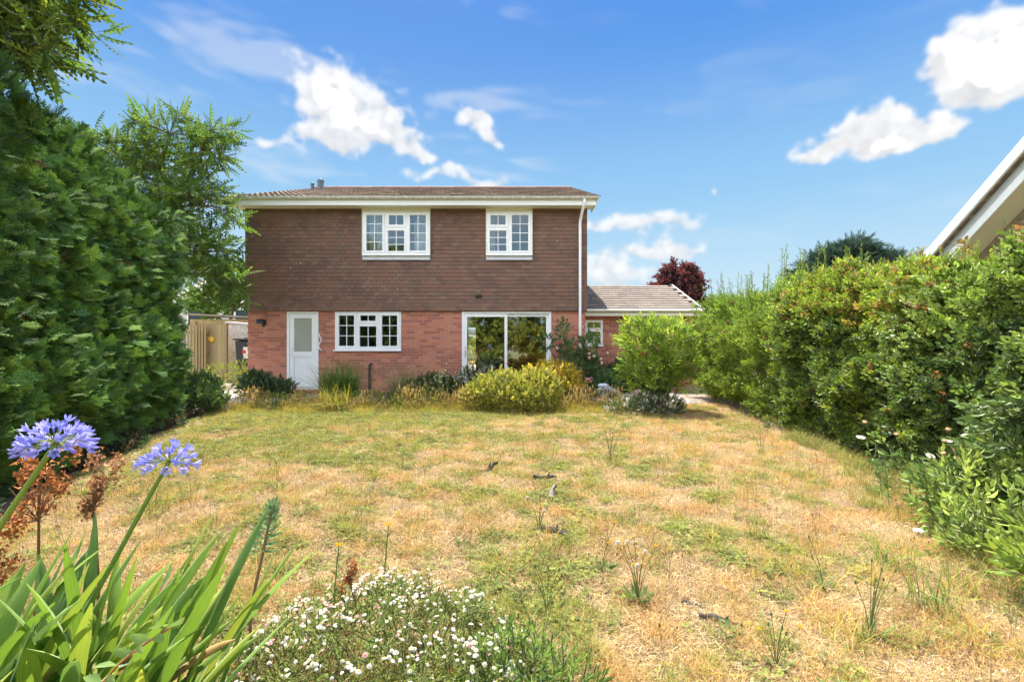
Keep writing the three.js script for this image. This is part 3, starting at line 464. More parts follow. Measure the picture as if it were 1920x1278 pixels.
// shrub made of lobes: leaf twigs on and inside the lobes, stems from the base
function shrub(name, label, cat, x, z, lobes, geos, mat, count, cols, o = {}) {
  const r = rng(o.seed ?? Math.floor(Math.abs(x * 997 + z * 131) + 7)), T = thing(name, label, cat, x, 0, z, o.group), list = [], st = new Bake();
  const tot = lobes.reduce((s, l) => s + l[3] * l[4] + l[3] * l[5], 0);
  for (const l of lobes) {
    const n = Math.round(count * (l[3] * l[4] + l[3] * l[5]) / tot);
    for (let k = 0; k < n; k++) {
      const d = unit(r), rad = (0.55 + 0.45 * Math.pow(r(), 0.45)) * (1 + (o.rough ?? 0.22) * 1.6 * fbm3(d.x * 2.3 + x, d.y * 2.3 + l[1], d.z * 2.3 + z, 3));
      const p = V(l[0] + d.x * l[3] * rad, l[1] + d.y * l[4] * rad, l[2] + d.z * l[5] * rad); if (p.y < 0.02) { p.y = 0.02 + r() * 0.05; }
      const dir = d.clone().multiplyScalar(o.out ?? 0.7).add(V(0, o.up ?? 0.5, 0)).addScaledVector(unit(r), 0.55).normalize();
      list.push([p, dir, (0.7 + 0.6 * r()) * (o.scale ?? 1), pick(cols, r)]);
    }
    for (let k = 0; k < (o.stems ?? 5); k++) { const d = unit(r), e = V(l[0] + d.x * l[3] * .8, l[1] + d.y * l[4] * .7, l[2] + d.z * l[5] * .8), s = V((r() - .5) * .16 + l[0] * .35, -0.02, (r() - .5) * .16 + l[2] * .35); st.add(tube(curve([s, V(lerp(s.x, e.x, .3), e.y * .5, lerp(s.z, e.z, .3)), e], 5), o.stemR ?? 0.012, 0.004, 5), I4); }
  }
  part('stem', st.build(), o.stemMat ?? M.twig, T).userData.kind = 'stuff';
  foliage(T, 'foliage', geos, mat, list);
  return T;
}

// ---------------------------------------------------------------- conifer hedge on the left
function spray(seed) {                                  // flat feathery conifer spray
  const r = rng(seed), p = [], idx = [], c = []; const L = 0.26;
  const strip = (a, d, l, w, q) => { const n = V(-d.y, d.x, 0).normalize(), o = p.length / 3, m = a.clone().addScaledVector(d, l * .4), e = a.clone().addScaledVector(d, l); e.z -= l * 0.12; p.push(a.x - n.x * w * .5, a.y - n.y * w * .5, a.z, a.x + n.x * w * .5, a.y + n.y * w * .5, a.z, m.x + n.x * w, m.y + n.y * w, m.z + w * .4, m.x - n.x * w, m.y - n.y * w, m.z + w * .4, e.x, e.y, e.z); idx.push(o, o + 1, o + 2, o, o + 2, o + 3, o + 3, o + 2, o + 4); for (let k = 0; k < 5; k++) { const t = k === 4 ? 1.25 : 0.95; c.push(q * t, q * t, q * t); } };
  strip(V(0, 0, 0), V(0, 1, 0), L, 0.006, 0.8);
  for (let k = 0; k < 8; k++) for (const s of [-1, 1]) {
    const t = (k + 0.6 + 0.3 * r()) / 8.5, a = V(0, L * t, -0.035 * t * t + 0.008 * (r() - .5)), an = 0.75 + 0.2 * r(), d = V(s * Math.sin(an), Math.cos(an), -0.15 * r()).normalize(), l = L * 0.5 * Math.sin(Math.PI * Math.min(1, (1 - t) * 0.95 + 0.12)) * (0.7 + 0.5 * r());
    strip(a, d, l, 0.0075, 0.75 + 0.4 * r());
    const nsub = Math.max(1, Math.round(l / 0.036)); for (let j = 0; j < nsub; j++) for (const u of [-1, 1]) { const t2 = (j + 0.5) / nsub, b = a.clone().addScaledVector(d, l * t2), a2 = an * s + u * (0.55 + .2 * r()); strip(b, V(Math.sin(a2), Math.cos(a2), -0.1), l * 0.42 * (1.1 - t2), 0.0072, 0.8 + 0.45 * r()); }
  }
  return geoFrom(p, idx, c);
}
{
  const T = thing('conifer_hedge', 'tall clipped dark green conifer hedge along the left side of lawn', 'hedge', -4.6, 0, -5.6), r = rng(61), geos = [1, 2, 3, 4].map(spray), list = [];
  const A = V(-3.1, 0, -1.2), B = V(-5.72, 0, -8.75), along = B.clone().sub(A), len = along.length(); along.normalize(); const nrm = V(-along.z, 0, along.x); if (nrm.x < 0) nrm.negate();
  const off = V(4.6, 0, 5.6), cols = [[0.085, 0.175, 0.03], [0.065, 0.145, 0.032], [0.13, 0.225, 0.032], [0.10, 0.19, 0.028], [0.055, 0.125, 0.034]];
  const hTop = (s) => lerp(4.0, 3.45, s / len) + 0.14 * n2(s * 0.9, 3);
  const bulge = (s, y) => 0.14 * fbm2(s * 0.95, y * 0.95 + 5, 2) + 0.08 * n2(s * 2.6 + 9, y * 2.6) + 0.13 * n2(s * 5.5, y * 6.5) + 0.10 * n2(s * 11, y * 13);
  for (let k = 0; k < 40000; k++) {
    const f = r(); let p, d;
    if (f < 0.80) { const s = r() * len, y = 0.12 + Math.pow(r(), 0.93) * (hTop(s) - 0.12), dep = Math.pow(r(), 2.2) * 0.5, taper = -0.10 * y + 0.25 * sstep(0.9, 0.1, y) * -1 - 0.55 * Math.pow(sstep(hTop(s) - 0.7, hTop(s) + .05, y), 2) - 0.8 * Math.pow(sstep(len - 0.8, len, s), 2); p = A.clone().addScaledVector(along, s).addScaledVector(nrm, taper + bulge(s, y) - dep - 0.1); p.y = y; d = nrm.clone().multiplyScalar(0.75).add(V(0, 0.42 - 0.7 * r() * r(), 0)).addScaledVector(along, (r() - .5) * 1.3).addScaledVector(unit(r), 0.3); }
    else if (f < 0.93) { const s = r() * len, t = r() * 1.7; p = A.clone().addScaledVector(along, s).addScaledVector(nrm, -0.35 - t); p.y = hTop(s) + 0.1 * n2(s * 3, t * 3) - 0.15 * r(); d = V(0, 1, 0).addScaledVector(unit(r), 0.7); }
    else { const t = r() * 1.9, y = 0.1 + r() * (hTop(len) - .1); p = B.clone().addScaledVector(nrm, -t).addScaledVector(along, 0.08 + 0.3 * fbm2(t * 1.4, y * 1.4, 2) - 0.6 * Math.pow(sstep(0.6, 0, t), 2) - 0.4 * r() * r()); p.y = y; d = along.clone().multiplyScalar(0.8).add(V(0, 0.35, 0)).addScaledVector(unit(r), 0.5); }
    const c = r() < 0.003 ? [0.17, 0.10, 0.04] : pick(cols, r);
    list.push([p.add(off), d.normalize(), 0.42 + 0.5 * r(), c, (r() - .5) * 2.4]);
  }
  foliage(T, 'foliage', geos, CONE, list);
  const tr = new Bake(), co = new Bake();
  for (let s = 0.3; s < len; s += 0.75) { const c = A.clone().addScaledVector(along, s).addScaledVector(nrm, -0.95).add(off); part('trunk', tube([c, c.clone().add(V(0.03, 1.8, 0.02)), c.clone().add(V(0, hTop(s) - 0.3, 0))], 0.07, 0.02, 7), M.bark, T);
    for (let k = 0; k < 26; k++) { const y = 0.3 + k * 0.12, a = r() * TAU, e = c.clone().add(V(Math.cos(a) * 0.75, y + 0.15, Math.sin(a) * 0.75)); tr.add(tube([c.clone().add(V(0, y, 0)), e], 0.012, 0.004, 4), I4); } }
  part('branch', tr.build(), M.bark, T).userData.kind = 'stuff';
  // dark core added inside the hedge: blocks see-through, its colour paints shaded gaps
  { const inner = new THREE.BoxGeometry(1, 1, 1, 1, 14, 30), P = inner.attributes.position; for (let k = 0; k < P.count; k++) { const s = (P.getZ(k) + 0.5) * len * 0.93 + 0.1, y = (P.getY(k) + .5) * (hTop(s) - 0.5) + 0.15, w = P.getX(k); const q = A.clone().addScaledVector(along, s).addScaledVector(nrm, w > 0 ? -0.55 - 0.1 * y + 0.3 * bulge(s, y) : -1.7).add(off); P.setXYZ(k, q.x, y, q.z); } inner.computeVertexNormals(); part('dark_inner_core', inner, std([0.035, 0.032, 0.018], 1, { bumpMap: grain, bumpScale: 0.05 }), T); }
}

// ---------------------------------------------------------------- trees
function pinnate(seed, L = 0.30, n = 5) {               // a feather leaf with paired leaflets
  const r = rng(seed), b = new Bake(), lf = leafLite(L * 0.19, L * 0.10, 0.2, 0.1);
  const at = (t) => V(0, L * t * (1 - 0.08 * t), -L * 0.22 * t * t);
  b.add(tube([at(0), at(.5), at(1)], 0.0022, 0.001, 3), I4, [0.9, 1, 0.8]);
  for (let k = 0; k <= n; k++) { const t = 0.18 + 0.8 * k / n; for (const s of k === n ? [0] : [-1, 1]) { const d = V(s * 0.95, s ? 0.35 : 1, -0.1 - 0.2 * r()).normalize(), q = 0.85 + 0.3 * r(), sc = s ? 0.8 + 0.35 * Math.sin(Math.PI * t) : 1.1; b.add(lf, M4().compose(at(t), Q().setFromRotationMatrix(M4().makeBasis(V(s ? 0.35 * s : 1, s ? -0.95 : 0, 0).normalize(), d, V(0, 0, 1))), V(sc, sc, sc)), [q, q, q]); } }
  return b.build();
}
function tree(name, label, cat, x, z, lobes, geos, mat, o) {   // lobes: centre, radii, twigs; leaves hang along every twig
  const r = rng(o.seed), T = thing(name, label, cat, x, 0, z, o.group), list = [], lb = new Bake(), c = V(0, 0, 0);
  lobes.forEach((l) => c.add(V(l[0], l[1], l[2]))); c.divideScalar(lobes.length);
  const fork = V(c.x * 0.25, Math.max(o.fork ?? 1.2, 0.3), c.z * 0.25);
  part('trunk', tube(curve([V(0, -0.15, 0), V(0.05, fork.y * .5, 0.03), fork, V(c.x * .6, lerp(fork.y, c.y, .6), c.z * .6), c], 12), o.trunkR ?? 0.13, (o.trunkR ?? 0.13) * 0.3, 9), o.bark ?? M.bark, T);
  for (const l of lobes) {
    const lc = V(l[0], l[1], l[2]), s0 = fork.clone().lerp(c, 0.25 + .5 * r());
    lb.add(tube(curve([s0, s0.clone().lerp(lc, 0.5).add(V(0, 0.12, 0)), lc], 6), 0.045 * (o.limb ?? 1), 0.018, 6), I4);
    for (let k = 0; k < l[6]; k++) {
      const d = unit(r), rad = (0.35 + 0.65 * Math.pow(r(), 0.5)) * (1 + 0.3 * fbm3(d.x * 2 + l[0], d.y * 2, d.z * 2 + l[2], 2)), e = lc.clone().add(V(d.x * l[3] * rad, d.y * l[4] * rad, d.z * l[5] * rad)), m = lc.clone().lerp(e, 0.55).add(V(0, (o.arch ?? 0.1) * l[4], 0)), pts = curve([lc.clone().lerp(e, 0.05), m, e], 5);
      lb.add(tube(pts, 0.010 * (o.limb ?? 1), 0.003, 4), I4);
      const nl = o.leaves ?? 12;
      for (let j = 0; j < nl; j++) { const t = 0.4 + 0.62 * (j + r()) / nl, i = Math.min(4, Math.floor(Math.min(t, .99) * 5)), p = pts[i].clone().lerp(pts[i + 1], Math.min(t, .99) * 5 - i).addScaledVector(unit(r), (o.spread ?? 0.05)), tw = pts[i + 1].clone().sub(pts[i]).normalize(); const dir = tw.multiplyScalar(o.along ?? 0.6).addScaledVector(unit(r), 0.9).add(V(0, o.lift ?? 0.05, 0)).normalize(); list.push([p, dir, (0.7 + 0.55 * r()) * (o.scale ?? 1), pick(o.cols, r)]); }
    }
  }
  part('limb', lb.build(), o.bark ?? M.bark, T).userData.kind = 'stuff';
  const cr = new THREE.Group(); cr.name = 'crown'; T.add(cr); foliage(cr, 'leaves', geos, mat, list);
  return T;
}
const pin = [1, 2, 3].map((s) => pinnate(s)), robCols = [[0.10, 0.185, 0.022], [0.125, 0.21, 0.024], [0.075, 0.15, 0.026], [0.17, 0.25, 0.025]];
tree('locust_tree', 'feathery green tree rising behind the conifer hedge next to the house', 'tree', -8.6, -11.6, [[0.2, 3.2, 0.1, 1.5, .9, 1.2, 70], [1.5, 3.4, 0.4, 1.0, .7, .9, 46], [0.1, 4.4, 0, 1.4, .9, 1.1, 70], [1.35, 4.55, 0.3, 1.05, .8, .8, 52], [0.3, 5.5, 0, 1.1, .7, .9, 46], [1.5, 5.75, 0.3, .75, .55, .6, 30], [-1.3, 4.9, 0, 1.1, .9, .9, 46], [-0.9, 5.9, -0.2, 1.0, .6, .7, 36], [-2.3, 5.4, 0, 1.0, .8, .8, 40], [-2.4, 6.1, 0, .7, .4, .6, 20], [0.5, 6.3, 0, 1.1, .55, .8, 34], [1.6, 6.3, .2, .6, .3, .5, 12], [1.9, 2.7, 0.3, .8, .5, .7, 26]], pin, LEAF, { seed: 71, leaves: 7, cols: robCols, scale: 1.3, fork: 2.2, lift: 0.0, group: 'feathery trees behind the conifer hedge' });
tree('locust_tree', 'feathery tree overhanging the conifer hedge in the top left corner', 'tree', -6.15, -5.0, [[0.85, 4.6, 0.0, .85, .55, .8, 46], [0.4, 5.3, 0.1, 1.1, .6, .9, 56], [1.25, 5.0, 0.0, .7, .5, .8, 36], [0.0, 4.75, 0.2, .9, .5, .8, 32], [1.3, 4.35, .1, .4, .3, .4, 10]], pin, LEAF, { seed: 72, leaves: 11, cols: [...robCols, [0.2, 0.24, 0.025]], scale: 1.0, fork: 2.6, lift: -0.05, group: 'feathery trees behind the conifer hedge' });
const oval = [1, 2, 3].map((s) => sprig(100 + s, 9, 0.07, 0.042, 0.16)), broad = [1, 2].map((s) => sprig(110 + s, 8, 0.12, 0.08, 0.2, { lite: true }));
tree('leafy_tree', 'bright green bushy tree between the hedge end and the house corner', 'tree', -13.3, -22.5, [[0.8, 3.9, 0.3, 1.7, 1.1, 1.2, 70], [1.9, 3.6, 0, 1.0, .8, .9, 40], [-0.6, 3.2, 0, 1.6, 1.0, 1, 50], [1.4, 4.7, -.2, 1.1, .7, .8, 34]], broad, LEAF, { seed: 73, leaves: 14, cols: [[0.13, 0.24, 0.03], [0.16, 0.27, 0.035], [0.10, 0.19, 0.025]], fork: 1.5 });
const plum = [1, 2].map((s) => sprig(120 + s, 9, 0.13, 0.08, 0.24, { lite: true }));
tree('purple_leaved_tree', 'round dark red leaved tree behind the garage roof', 'tree', 9.4, -28, [[0, 4.1, 0, 1.7, 1.3, 1.4, 90], [-1, 3.9, 0, .8, .8, .9, 36], [.6, 4.9, 0, 1.0, .8, .9, 50], [-.3, 5.3, 0, .8, .6, .7, 30], [.9, 3.4, .2, 1.1, .9, 1, 40]], plum, LEAF, { seed: 74, leaves: 13, cols: [[0.17, 0.035, 0.03], [0.12, 0.03, 0.035], [0.20, 0.05, 0.035], [0.085, 0.03, 0.038]], scale: 1.2, fork: 1.6 });
const needle = [1, 2].map((s) => sprig(130 + s, 26, 0.2, 0.022, 0.4, { lite: true, tilt: 0.8 }));
tree('pine_tree', 'dark blue green pine behind the right hand hedge', 'tree', 17.0, -25, [[0, 5.3, 0, 1.9, .9, 1.6, 80], [-1.7, 4.9, 0, 1.1, .7, 1, 44], [1.7, 5.1, 0, 1.5, .7, 1.2, 50], [.4, 5.9, 0, 1.2, .5, 1, 40], [-.6, 4.0, 0, 2.0, .8, 1.4, 60]], needle, CONE, { seed: 75, leaves: 9, cols: [[0.035, 0.075, 0.045], [0.045, 0.09, 0.05], [0.03, 0.06, 0.04]], fork: 2, scale: 1.3, along: 1.0, lift: 0.4 });
// trees and bushes behind the photographer, mirrored in the patio door
[[-5.2, 9.5, 0], [-1.6, 10.4, 1], [2.0, 9.2, 2], [5.6, 10.2, 3], [9.0, 9.4, 4]].forEach(([x, z, k]) => tree('garden_tree', ['yellow green', 'mid green', 'bright green', 'olive green', 'deep green'][k] + ' garden tree reflected in the patio door glass', 'tree', x, z, [[0, 3.4, 0, 2.0, 1.4, 1.5, 60], [.8, 2.0, -.6, 1.5, 1.1, 1.2, 46], [-.9, 1.6, -.4, 1.5, 1.1, 1.2, 46], [0, 4.6, 0, 1.4, 1, 1.1, 34], [.3, .8, -.6, 1.8, .8, 1.2, 40]], broad, LEAF, { seed: 80 + k, leaves: 12, cols: [[0.29, 0.36 + 0.03 * (k % 2), 0.05], [0.36 + 0.03 * (k % 3), 0.40, 0.055], [0.22, 0.30, 0.045]], scale: 1.5, fork: 1, group: 'trees behind the photographer' }));

// ---------------------------------------------------------------- hedges on the right
function hedge(name, label, x0f, dNear, dFar, hf, depth, count, geos, mat, cols, o = {}) {
  const r = rng(o.seed), dm = (dNear + dFar) / 2, ox = x0f(dm), T = thing(name, label, 'hedge', ox, 0, -dm, 'mixed hedge along the right of the lawn'), list = [], st = new Bake();
  for (let k = 0; k < count; k++) {
    const d = lerp(dNear, dFar, r()), H = hf(d) + 0.34 * fbm2(d * 1.5 + o.seed, 1, 3), f = r(); let p, dir;
    const bul = (y) => 0.42 * fbm2(d * 0.9 + o.seed, y * 1.0, 2) + 0.20 * n2(d * 2.6 + 2, y * 2.6) + 0.10 * n2(d * 7, y * 7), lean = (y) => -0.12 - 0.32 * Math.pow(sstep(0.55, 1.05, y / H), 2) - 0.22 * sstep(0.5, 0, y);
    if (f < 0.6) { const y = 0.06 + r() * (H - .06); p = V(x0f(d) - lean(y) - bul(y) + Math.pow(r(), 2.4) * 0.6, y, -d); dir = V(-0.8, 0.55 - 0.35 * r(), 0.25).addScaledVector(unit(r), 0.6); }
    else if (f < 0.9) { const w = r() * depth; p = V(x0f(d) + 0.3 + w, H + 0.16 * n2(d * 2.2, w * 2.2) - 0.4 * r() * r() - 0.3 * Math.pow(w / depth, 2), -d); dir = V(-0.15, 1, 0.1).addScaledVector(unit(r), 0.6); }
    else { const w = r() * depth, y = r() * H, end = r() < 0.5; p = V(x0f(d) + 0.1 + w, y, -(end ? dFar : dNear) + (end ? 1 : -1) * 0.3 * r()); dir = V(-0.2, 0.5, end ? -0.8 : 0.8).addScaledVector(unit(r), 0.5); }
    const c = r() < (o.rust ?? 0.01) ? [0.30, 0.14, 0.04] : pick(p.y > H - 0.55 ? o.tips ?? cols : cols, r);
    list.push([V(p.x - ox, Math.max(0.04, p.y), p.z + dm), dir.normalize(), (0.65 + 0.6 * r()) * (o.scale ?? 1), c]);
  }
  for (let k = 0; k < (o.shoots ?? 0); k++) {           // upright young shoots above the top
    const d = lerp(dNear, dFar, r()), w = r() * depth * .8, H = hf(d) - 0.1, h = (0.35 + 0.5 * r()) * (o.shootH ?? 1), b = V(x0f(d) + 0.25 + w - ox, H, -d + dm), lx = (r() - .5) * .18, lz = (r() - .5) * .18;
    st.add(tube([b, b.clone().add(V(lx * h, h, lz * h))], 0.005, 0.002, 4), I4);
    const nn = Math.round(h * 24); for (let j = 0; j < nn; j++) { const t = j / nn; list.push([b.clone().add(V(lx * h * t, h * t, lz * h * t)), V(lx, 0.9, lz).addScaledVector(unit(r), 0.75).normalize(), (0.55 + 0.3 * r()) * (1 - 0.4 * t) * (o.scale ?? 1), pick(o.tips ?? cols, r)]); }
  }
  for (let k = 0; k < 60; k++) { const d = lerp(dNear + .2, dFar - .2, r()), s = V(x0f(d) + .45 + r() * (depth - .6) - ox, -0.02, -d + dm), e = s.clone().add(V((r() - .6) * .7, hf(d) * (0.6 + .35 * r()), (r() - .5) * .7)); st.add(tube(curve([s, s.clone().lerp(e, .5).add(V(.08, 0, .05)), e], 5), 0.016, 0.005, 5), I4); }
  part('stem', st.build(), M.twig, T).userData.kind = 'stuff';
  foliage(T, 'foliage', geos, mat, list);
  return T;
}
const privet = [1, 2, 3].map((s) => sprig(140 + s, 10, 0.045, 0.022, 0.13, { pairs: true, lite: true })), dog = [1, 2, 3].map((s) => sprig(150 + s, 8, 0.06, 0.036, 0.13, { pairs: true }));
const face = (d) => d > 6.7 ? lerp(4.15, 4.55, (d - 6.7) / 5.3) : d > 4.8 ? lerp(3.9, 4.15, (d - 4.8) / 1.9) : lerp(3.45, 3.9, clamp((d - 2.6) / 2.2));
hedge('privet_hedge', 'bright green privet hedge with upright shoots in front of the garage', face, 7.6, 12.6, (d) => 2.24 + 0.1 * Math.sin(d * 1.7), 1.7, 17000, privet, LEAF, [[0.18, 0.27, 0.02], [0.22, 0.31, 0.022], [0.14, 0.22, 0.02], [0.26, 0.34, 0.025]], { seed: 91, shoots: 70, tips: [[0.19, 0.30, 0.025], [0.22, 0.33, 0.03], [0.16, 0.26, 0.025]], shootH: 1.0 });
hedge('beech_hedge', 'dense green hedge with orange tipped young leaves mid way along the right', face, 4.7, 7.7, (d) => lerp(2.02, 2.34, (d - 4.7) / 3), 1.7, 19000, dog, GLOSS, [[0.14, 0.22, 0.022], [0.105, 0.18, 0.024], [0.19, 0.27, 0.022], [0.08, 0.145, 0.026], [0.24, 0.31, 0.024]], { seed: 92, shoots: 34, shootH: 0.6, tips: [[0.24, 0.33, 0.025], [0.28, 0.36, 0.03], [0.20, 0.29, 0.022], [0.34, 0.24, 0.04], [0.25, 0.34, 0.025]], rust: 0.015 });
hedge('dogwood_hedge', 'dark glossy leaved hedge nearest the camera on the right', face, 2.2, 4.8, (d) => 1.95 + 0.1 * Math.sin(d * 2), 1.6, 15000, dog, GLOSS, [[0.10, 0.175, 0.03], [0.075, 0.14, 0.028], [0.135, 0.215, 0.032], [0.18, 0.26, 0.04]], { seed: 93, shoots: 22, shootH: 0.6, scale: 1.0, rust: 0.02, tips: [[0.20, 0.30, 0.035], [0.23, 0.32, 0.05], [0.16, 0.25, 0.03]] });

// ---------------------------------------------------------------- the neighbour's gable behind the right hedge
{
  const N = thing('neighbour_house', 'buff brick gable end with white barge boards above the right hedge', 'house', 7.0, 0, -4.65), sl = 0.8, top = 5.02, half = 3.3, yE = top - half * sl; N.rotation.y = -Math.PI / 2;
  const s = new THREE.Shape(); s.moveTo(-half + 0.3, -0.2); s.lineTo(half - 0.3, -0.2); s.lineTo(half - 0.3, yE + .3); s.lineTo(0, top - 0.1); s.lineTo(-half + 0.3, yE + .3);
  const wg = new THREE.ExtrudeGeometry(s, { depth: 8, bevelEnabled: false }); wg.translate(0, 0, -8.01); const w = part('gable_wall', worldUV(wg, 0.8), std([0.48, 0.40, 0.30], 0.95, { map: mottle }), N);
  const cols = [[0.42, 0.31, 0.20], [0.46, 0.34, 0.22], [0.38, 0.28, 0.18], [0.44, 0.31, 0.19], [0.40, 0.31, 0.22]], mats = cols.map((c) => std(c, 0.95, { map: mottle, bumpMap: grain, bumpScale: 0.004 })), list = [], r = rng(95); let row = 0;
  for (let y = 0.0; y < top - .3; y += 0.075, row++) for (let x = -half + 0.3 - (row % 2 ? 0.1125 : 0); x < half - .5; x += 0.225) { const lim = y < yE + .25 ? half - .3 : (top - 0.15 - y - .07) / sl, p = Math.max(x, -lim), q = Math.min(x + 0.215, lim); if (q - p < 0.03) continue; list.push({ x: (p + q) / 2, y: y + 0.0325, z: -0.024, w: q - p, h: 0.065, t: 0.06, c: Math.floor(r() * 5), order: Math.abs((p + q) / 2 + 1.6) + Math.abs(y - 3.2) }); }
  pieces(list, 'brick', w, mats, cols, 'bricks', vc(0.95, { map: mottle }), 260);
  const L = Math.hypot(half + .15, (half + .15) * sl), an = Math.atan(sl), rb = new Bake();
  const roof = part('roof', new Bake().add(UB, TRS(-(half + .15) / 2, top + .12 - (half + .15) * sl / 2, -3.75, 0, 0, an, L, 0.07, 8.4)).add(UB, TRS((half + .15) / 2, top + .12 - (half + .15) * sl / 2, -3.75, 0, 0, -an, L, 0.07, 8.4)).build(), std([0.30, 0.24, 0.2], 0.9, { map: lichen }), N);
  for (const s1 of [-1, 1]) {
    const cx = s1 * (half + .15) / 2, cy = top - (half + .15) * sl / 2;
    part('barge_board', new Bake().add(UB, TRS(cx, cy + 0.14, 0.5, 0, 0, -s1 * an, L, 0.13, 0.03)).build(), M.white, roof);
    part('barge_board', new Bake().add(UB, TRS(cx + s1 * 0.02, cy - 0.16, 0.39, 0, 0, -s1 * an, L, 0.10, 0.03)).build(), M.white, roof);
    part('verge_panel', new Bake().add(UB, TRS(cx + s1 * .01, cy - 0.015, 0.36, 0, 0, -s1 * an, L, 0.17, 0.03)).build(), std([0.55, 0.58, 0.6], 0.6), roof);
    part('verge_soffit', new Bake().add(UB, TRS(cx + s1 * 0.05, cy - 0.2, 0.19, 0, 0, -s1 * an, L, 0.02, 0.38)).build(), M.cream, roof);
  }
}

// ---------------------------------------------------------------- fence, shed and store in the side passage
{
  const F = thing('board_gate', 'weathered vertical board gate in the side passage left of house', 'gate', -10.2, 0, -17), r = rng(201), mats = [[0.50, 0.37, 0.20], [0.45, 0.33, 0.18], [0.54, 0.41, 0.23], [0.40, 0.30, 0.18]].map((c) => std(c, 0.9, { map: streak, bumpMap: streak, bumpScale: 0.004 }));
  for (let k = 0; k < 8; k++) { const m = part('board', UB, mats[Math.floor(r() * 4)], F); m.position.set(-0.75 + k * 0.118 + 0.1, 1.06 + 0.01 * r(), 0.002 * r()); m.scale.set(0.113, 1.83, 0.022); }
  for (const y of [0.35, 1.75]) part('rail', boxG(-0.72, 0.2, y - 0.05, y + 0.05, -0.06, -0.015), M.timber, F);
  part('post', boxG(0.22, 0.32, 0, 2.0, -0.08, 0.03), M.timber, F); part('post', boxG(-0.84, -0.74, 0, 2.08, -0.06, 0.05), M.timber, F);
  const P = thing('slatted_fence', 'narrow slatted fence panel between the gate and the conifer hedge', 'fence', -11.1, 0, -16.85);
  for (let k = 0; k < 13; k++) { const m = part('slat', UB, mats[Math.floor(r() * 4)], P); m.position.set(-0.62 + k * 0.098, 1.03, 0.01 * (k % 2)); m.scale.set(0.062, 1.85, 0.02); }
  for (const y of [0.3, 1.0, 1.7]) part('rail', boxG(-0.68, 0.62, y - 0.04, y + 0.04, -0.06, -0.02), M.timber, P);
  const S = thing('sun_ornament', 'small yellow sun shaped ornament hung on the board gate', 'ornament', -10.4, 1.46, -16.965), b = new Bake(); b.add(new THREE.CylinderGeometry(0.075, 0.075, 0.02, 20).rotateX(Math.PI / 2), I4); part('disc', b.build(), std([0.80, 0.45, 0.03], 0.5), S);
  for (let k = 0; k < 10; k++) { const a = k / 10 * TAU, m = part('ray', new THREE.ConeGeometry(0.024, 0.075, 4), std([0.78, 0.5, 0.05], 0.5), S); m.position.set(Math.cos(a) * 0.108, Math.sin(a) * 0.108, 0); m.rotation.z = a - Math.PI / 2; m.scale.z = 0.35; }
  const sh = thing('garden_shed', 'low timber shed with flat felt roof behind the board gate', 'shed', -11, 0, -19.2);
  for (let k = 0; k < 13; k++) { const m = part('cladding_board', UB, mats[k % 4], sh); m.position.set(0, 0.1 + k * 0.172, 0); m.rotation.x = 0.06; m.scale.set(3.2, 0.17, 0.02); }
  part('wall', boxG(-1.6, 1.6, 0, 2.25, -1.8, -0.02), std([0.24, 0.16, 0.1], 0.95), sh); part('roof', new Bake().add(UB, TRS(0, 2.36, -0.9, 0, 0, -0.05, 3.5, 0.07, 2.2)).build(), std([0.33, 0.27, 0.22], 1, { map: mottle }), sh);
  const C = thing('storage_unit', 'tall pale grey plastic storage unit beside the black bin', 'storage', -9.75, 0, -17.6);
  for (const [y0, y1] of [[0, 0.98], [1.0, 1.98]]) part('panel', boxG(-0.5, 0.42, y0, y1, -0.6, 0), std([0.62, 0.61, 0.60], 0.6, { map: mottle }), C); part('lid', new Bake().add(UB, TRS(-0.03, 2.03, -0.3, 0, 0, -0.09, 1.0, 0.06, 0.7)).build(), std([0.6, 0.6, 0.6], 0.6), C);
  const B = thing('wheelie_bin', 'black wheeled bin with a white and red label at house corner', 'bin', -8.9, 0, -16.3), bp = [[-0.2, 0.08], [0.2, 0.08], [0.28, 1.38], [-0.28, 1.38]], s = new THREE.Shape(); bp.forEach(([x, y], k) => (k ? s.lineTo(x, y) : s.moveTo(x, y))); const bg = new THREE.ExtrudeGeometry(s, { depth: 0.5, bevelEnabled: true, bevelSize: 0.02, bevelThickness: 0.02, bevelSegments: 2 }); bg.translate(0, 0, -0.5);
  part('body', bg, M.black, B); part('lid', new Bake().add(UB, TRS(0, 1.43, -0.24, -0.08, 0, 0, 0.66, 0.05, 0.66)).add(new THREE.CylinderGeometry(0.018, 0.018, 0.5, 8).rotateZ(Math.PI / 2), TRS(0, 1.5, -0.5)).build(), M.black, B);
  for (const x of [-0.24, 0.24]) { const w = part('wheel', new THREE.TorusGeometry(0.07, 0.03, 6, 14).rotateY(Math.PI / 2), M.black, B); w.position.set(x, 0.1, -0.5); }
  const lab = part('label', boxG(-0.02, 0.22, 0.82, 1.2, 0.022, 0.026), std([0.75, 0.72, 0.68], 0.6), B); part('red_mark', boxG(-0.05, 0.06, 0.98, 1.1, 0.0265, 0.029), std([0.6, 0.03, 0.05], 0.5), lab);
  const L = thing('security_light', 'black security light with a round lens on the brick by back door', 'light', -6.62, 1.9, ZF + 0.0);
  part('bracket', boxG(-0.03, 0.05, -0.07, 0.06, 0, 0.04), M.black, L); part('head', new Bake().add(UB, TRS(-0.05, 0.02, 0.1, 0.35, 0.3, 0, 0.18, 0.1, 0.06)).add(new THREE.SphereGeometry(0.042, 12, 8), TRS(0.02, -0.08, 0.07)).build(), M.black, L); part('lens', new Bake().add(UB, TRS(-0.06, 0.008, 0.134, 0.35, 0.3, 0, 0.14, 0.065, 0.01)).build(), std([0.06, 0.09, 0.16], 0.08), L);
}
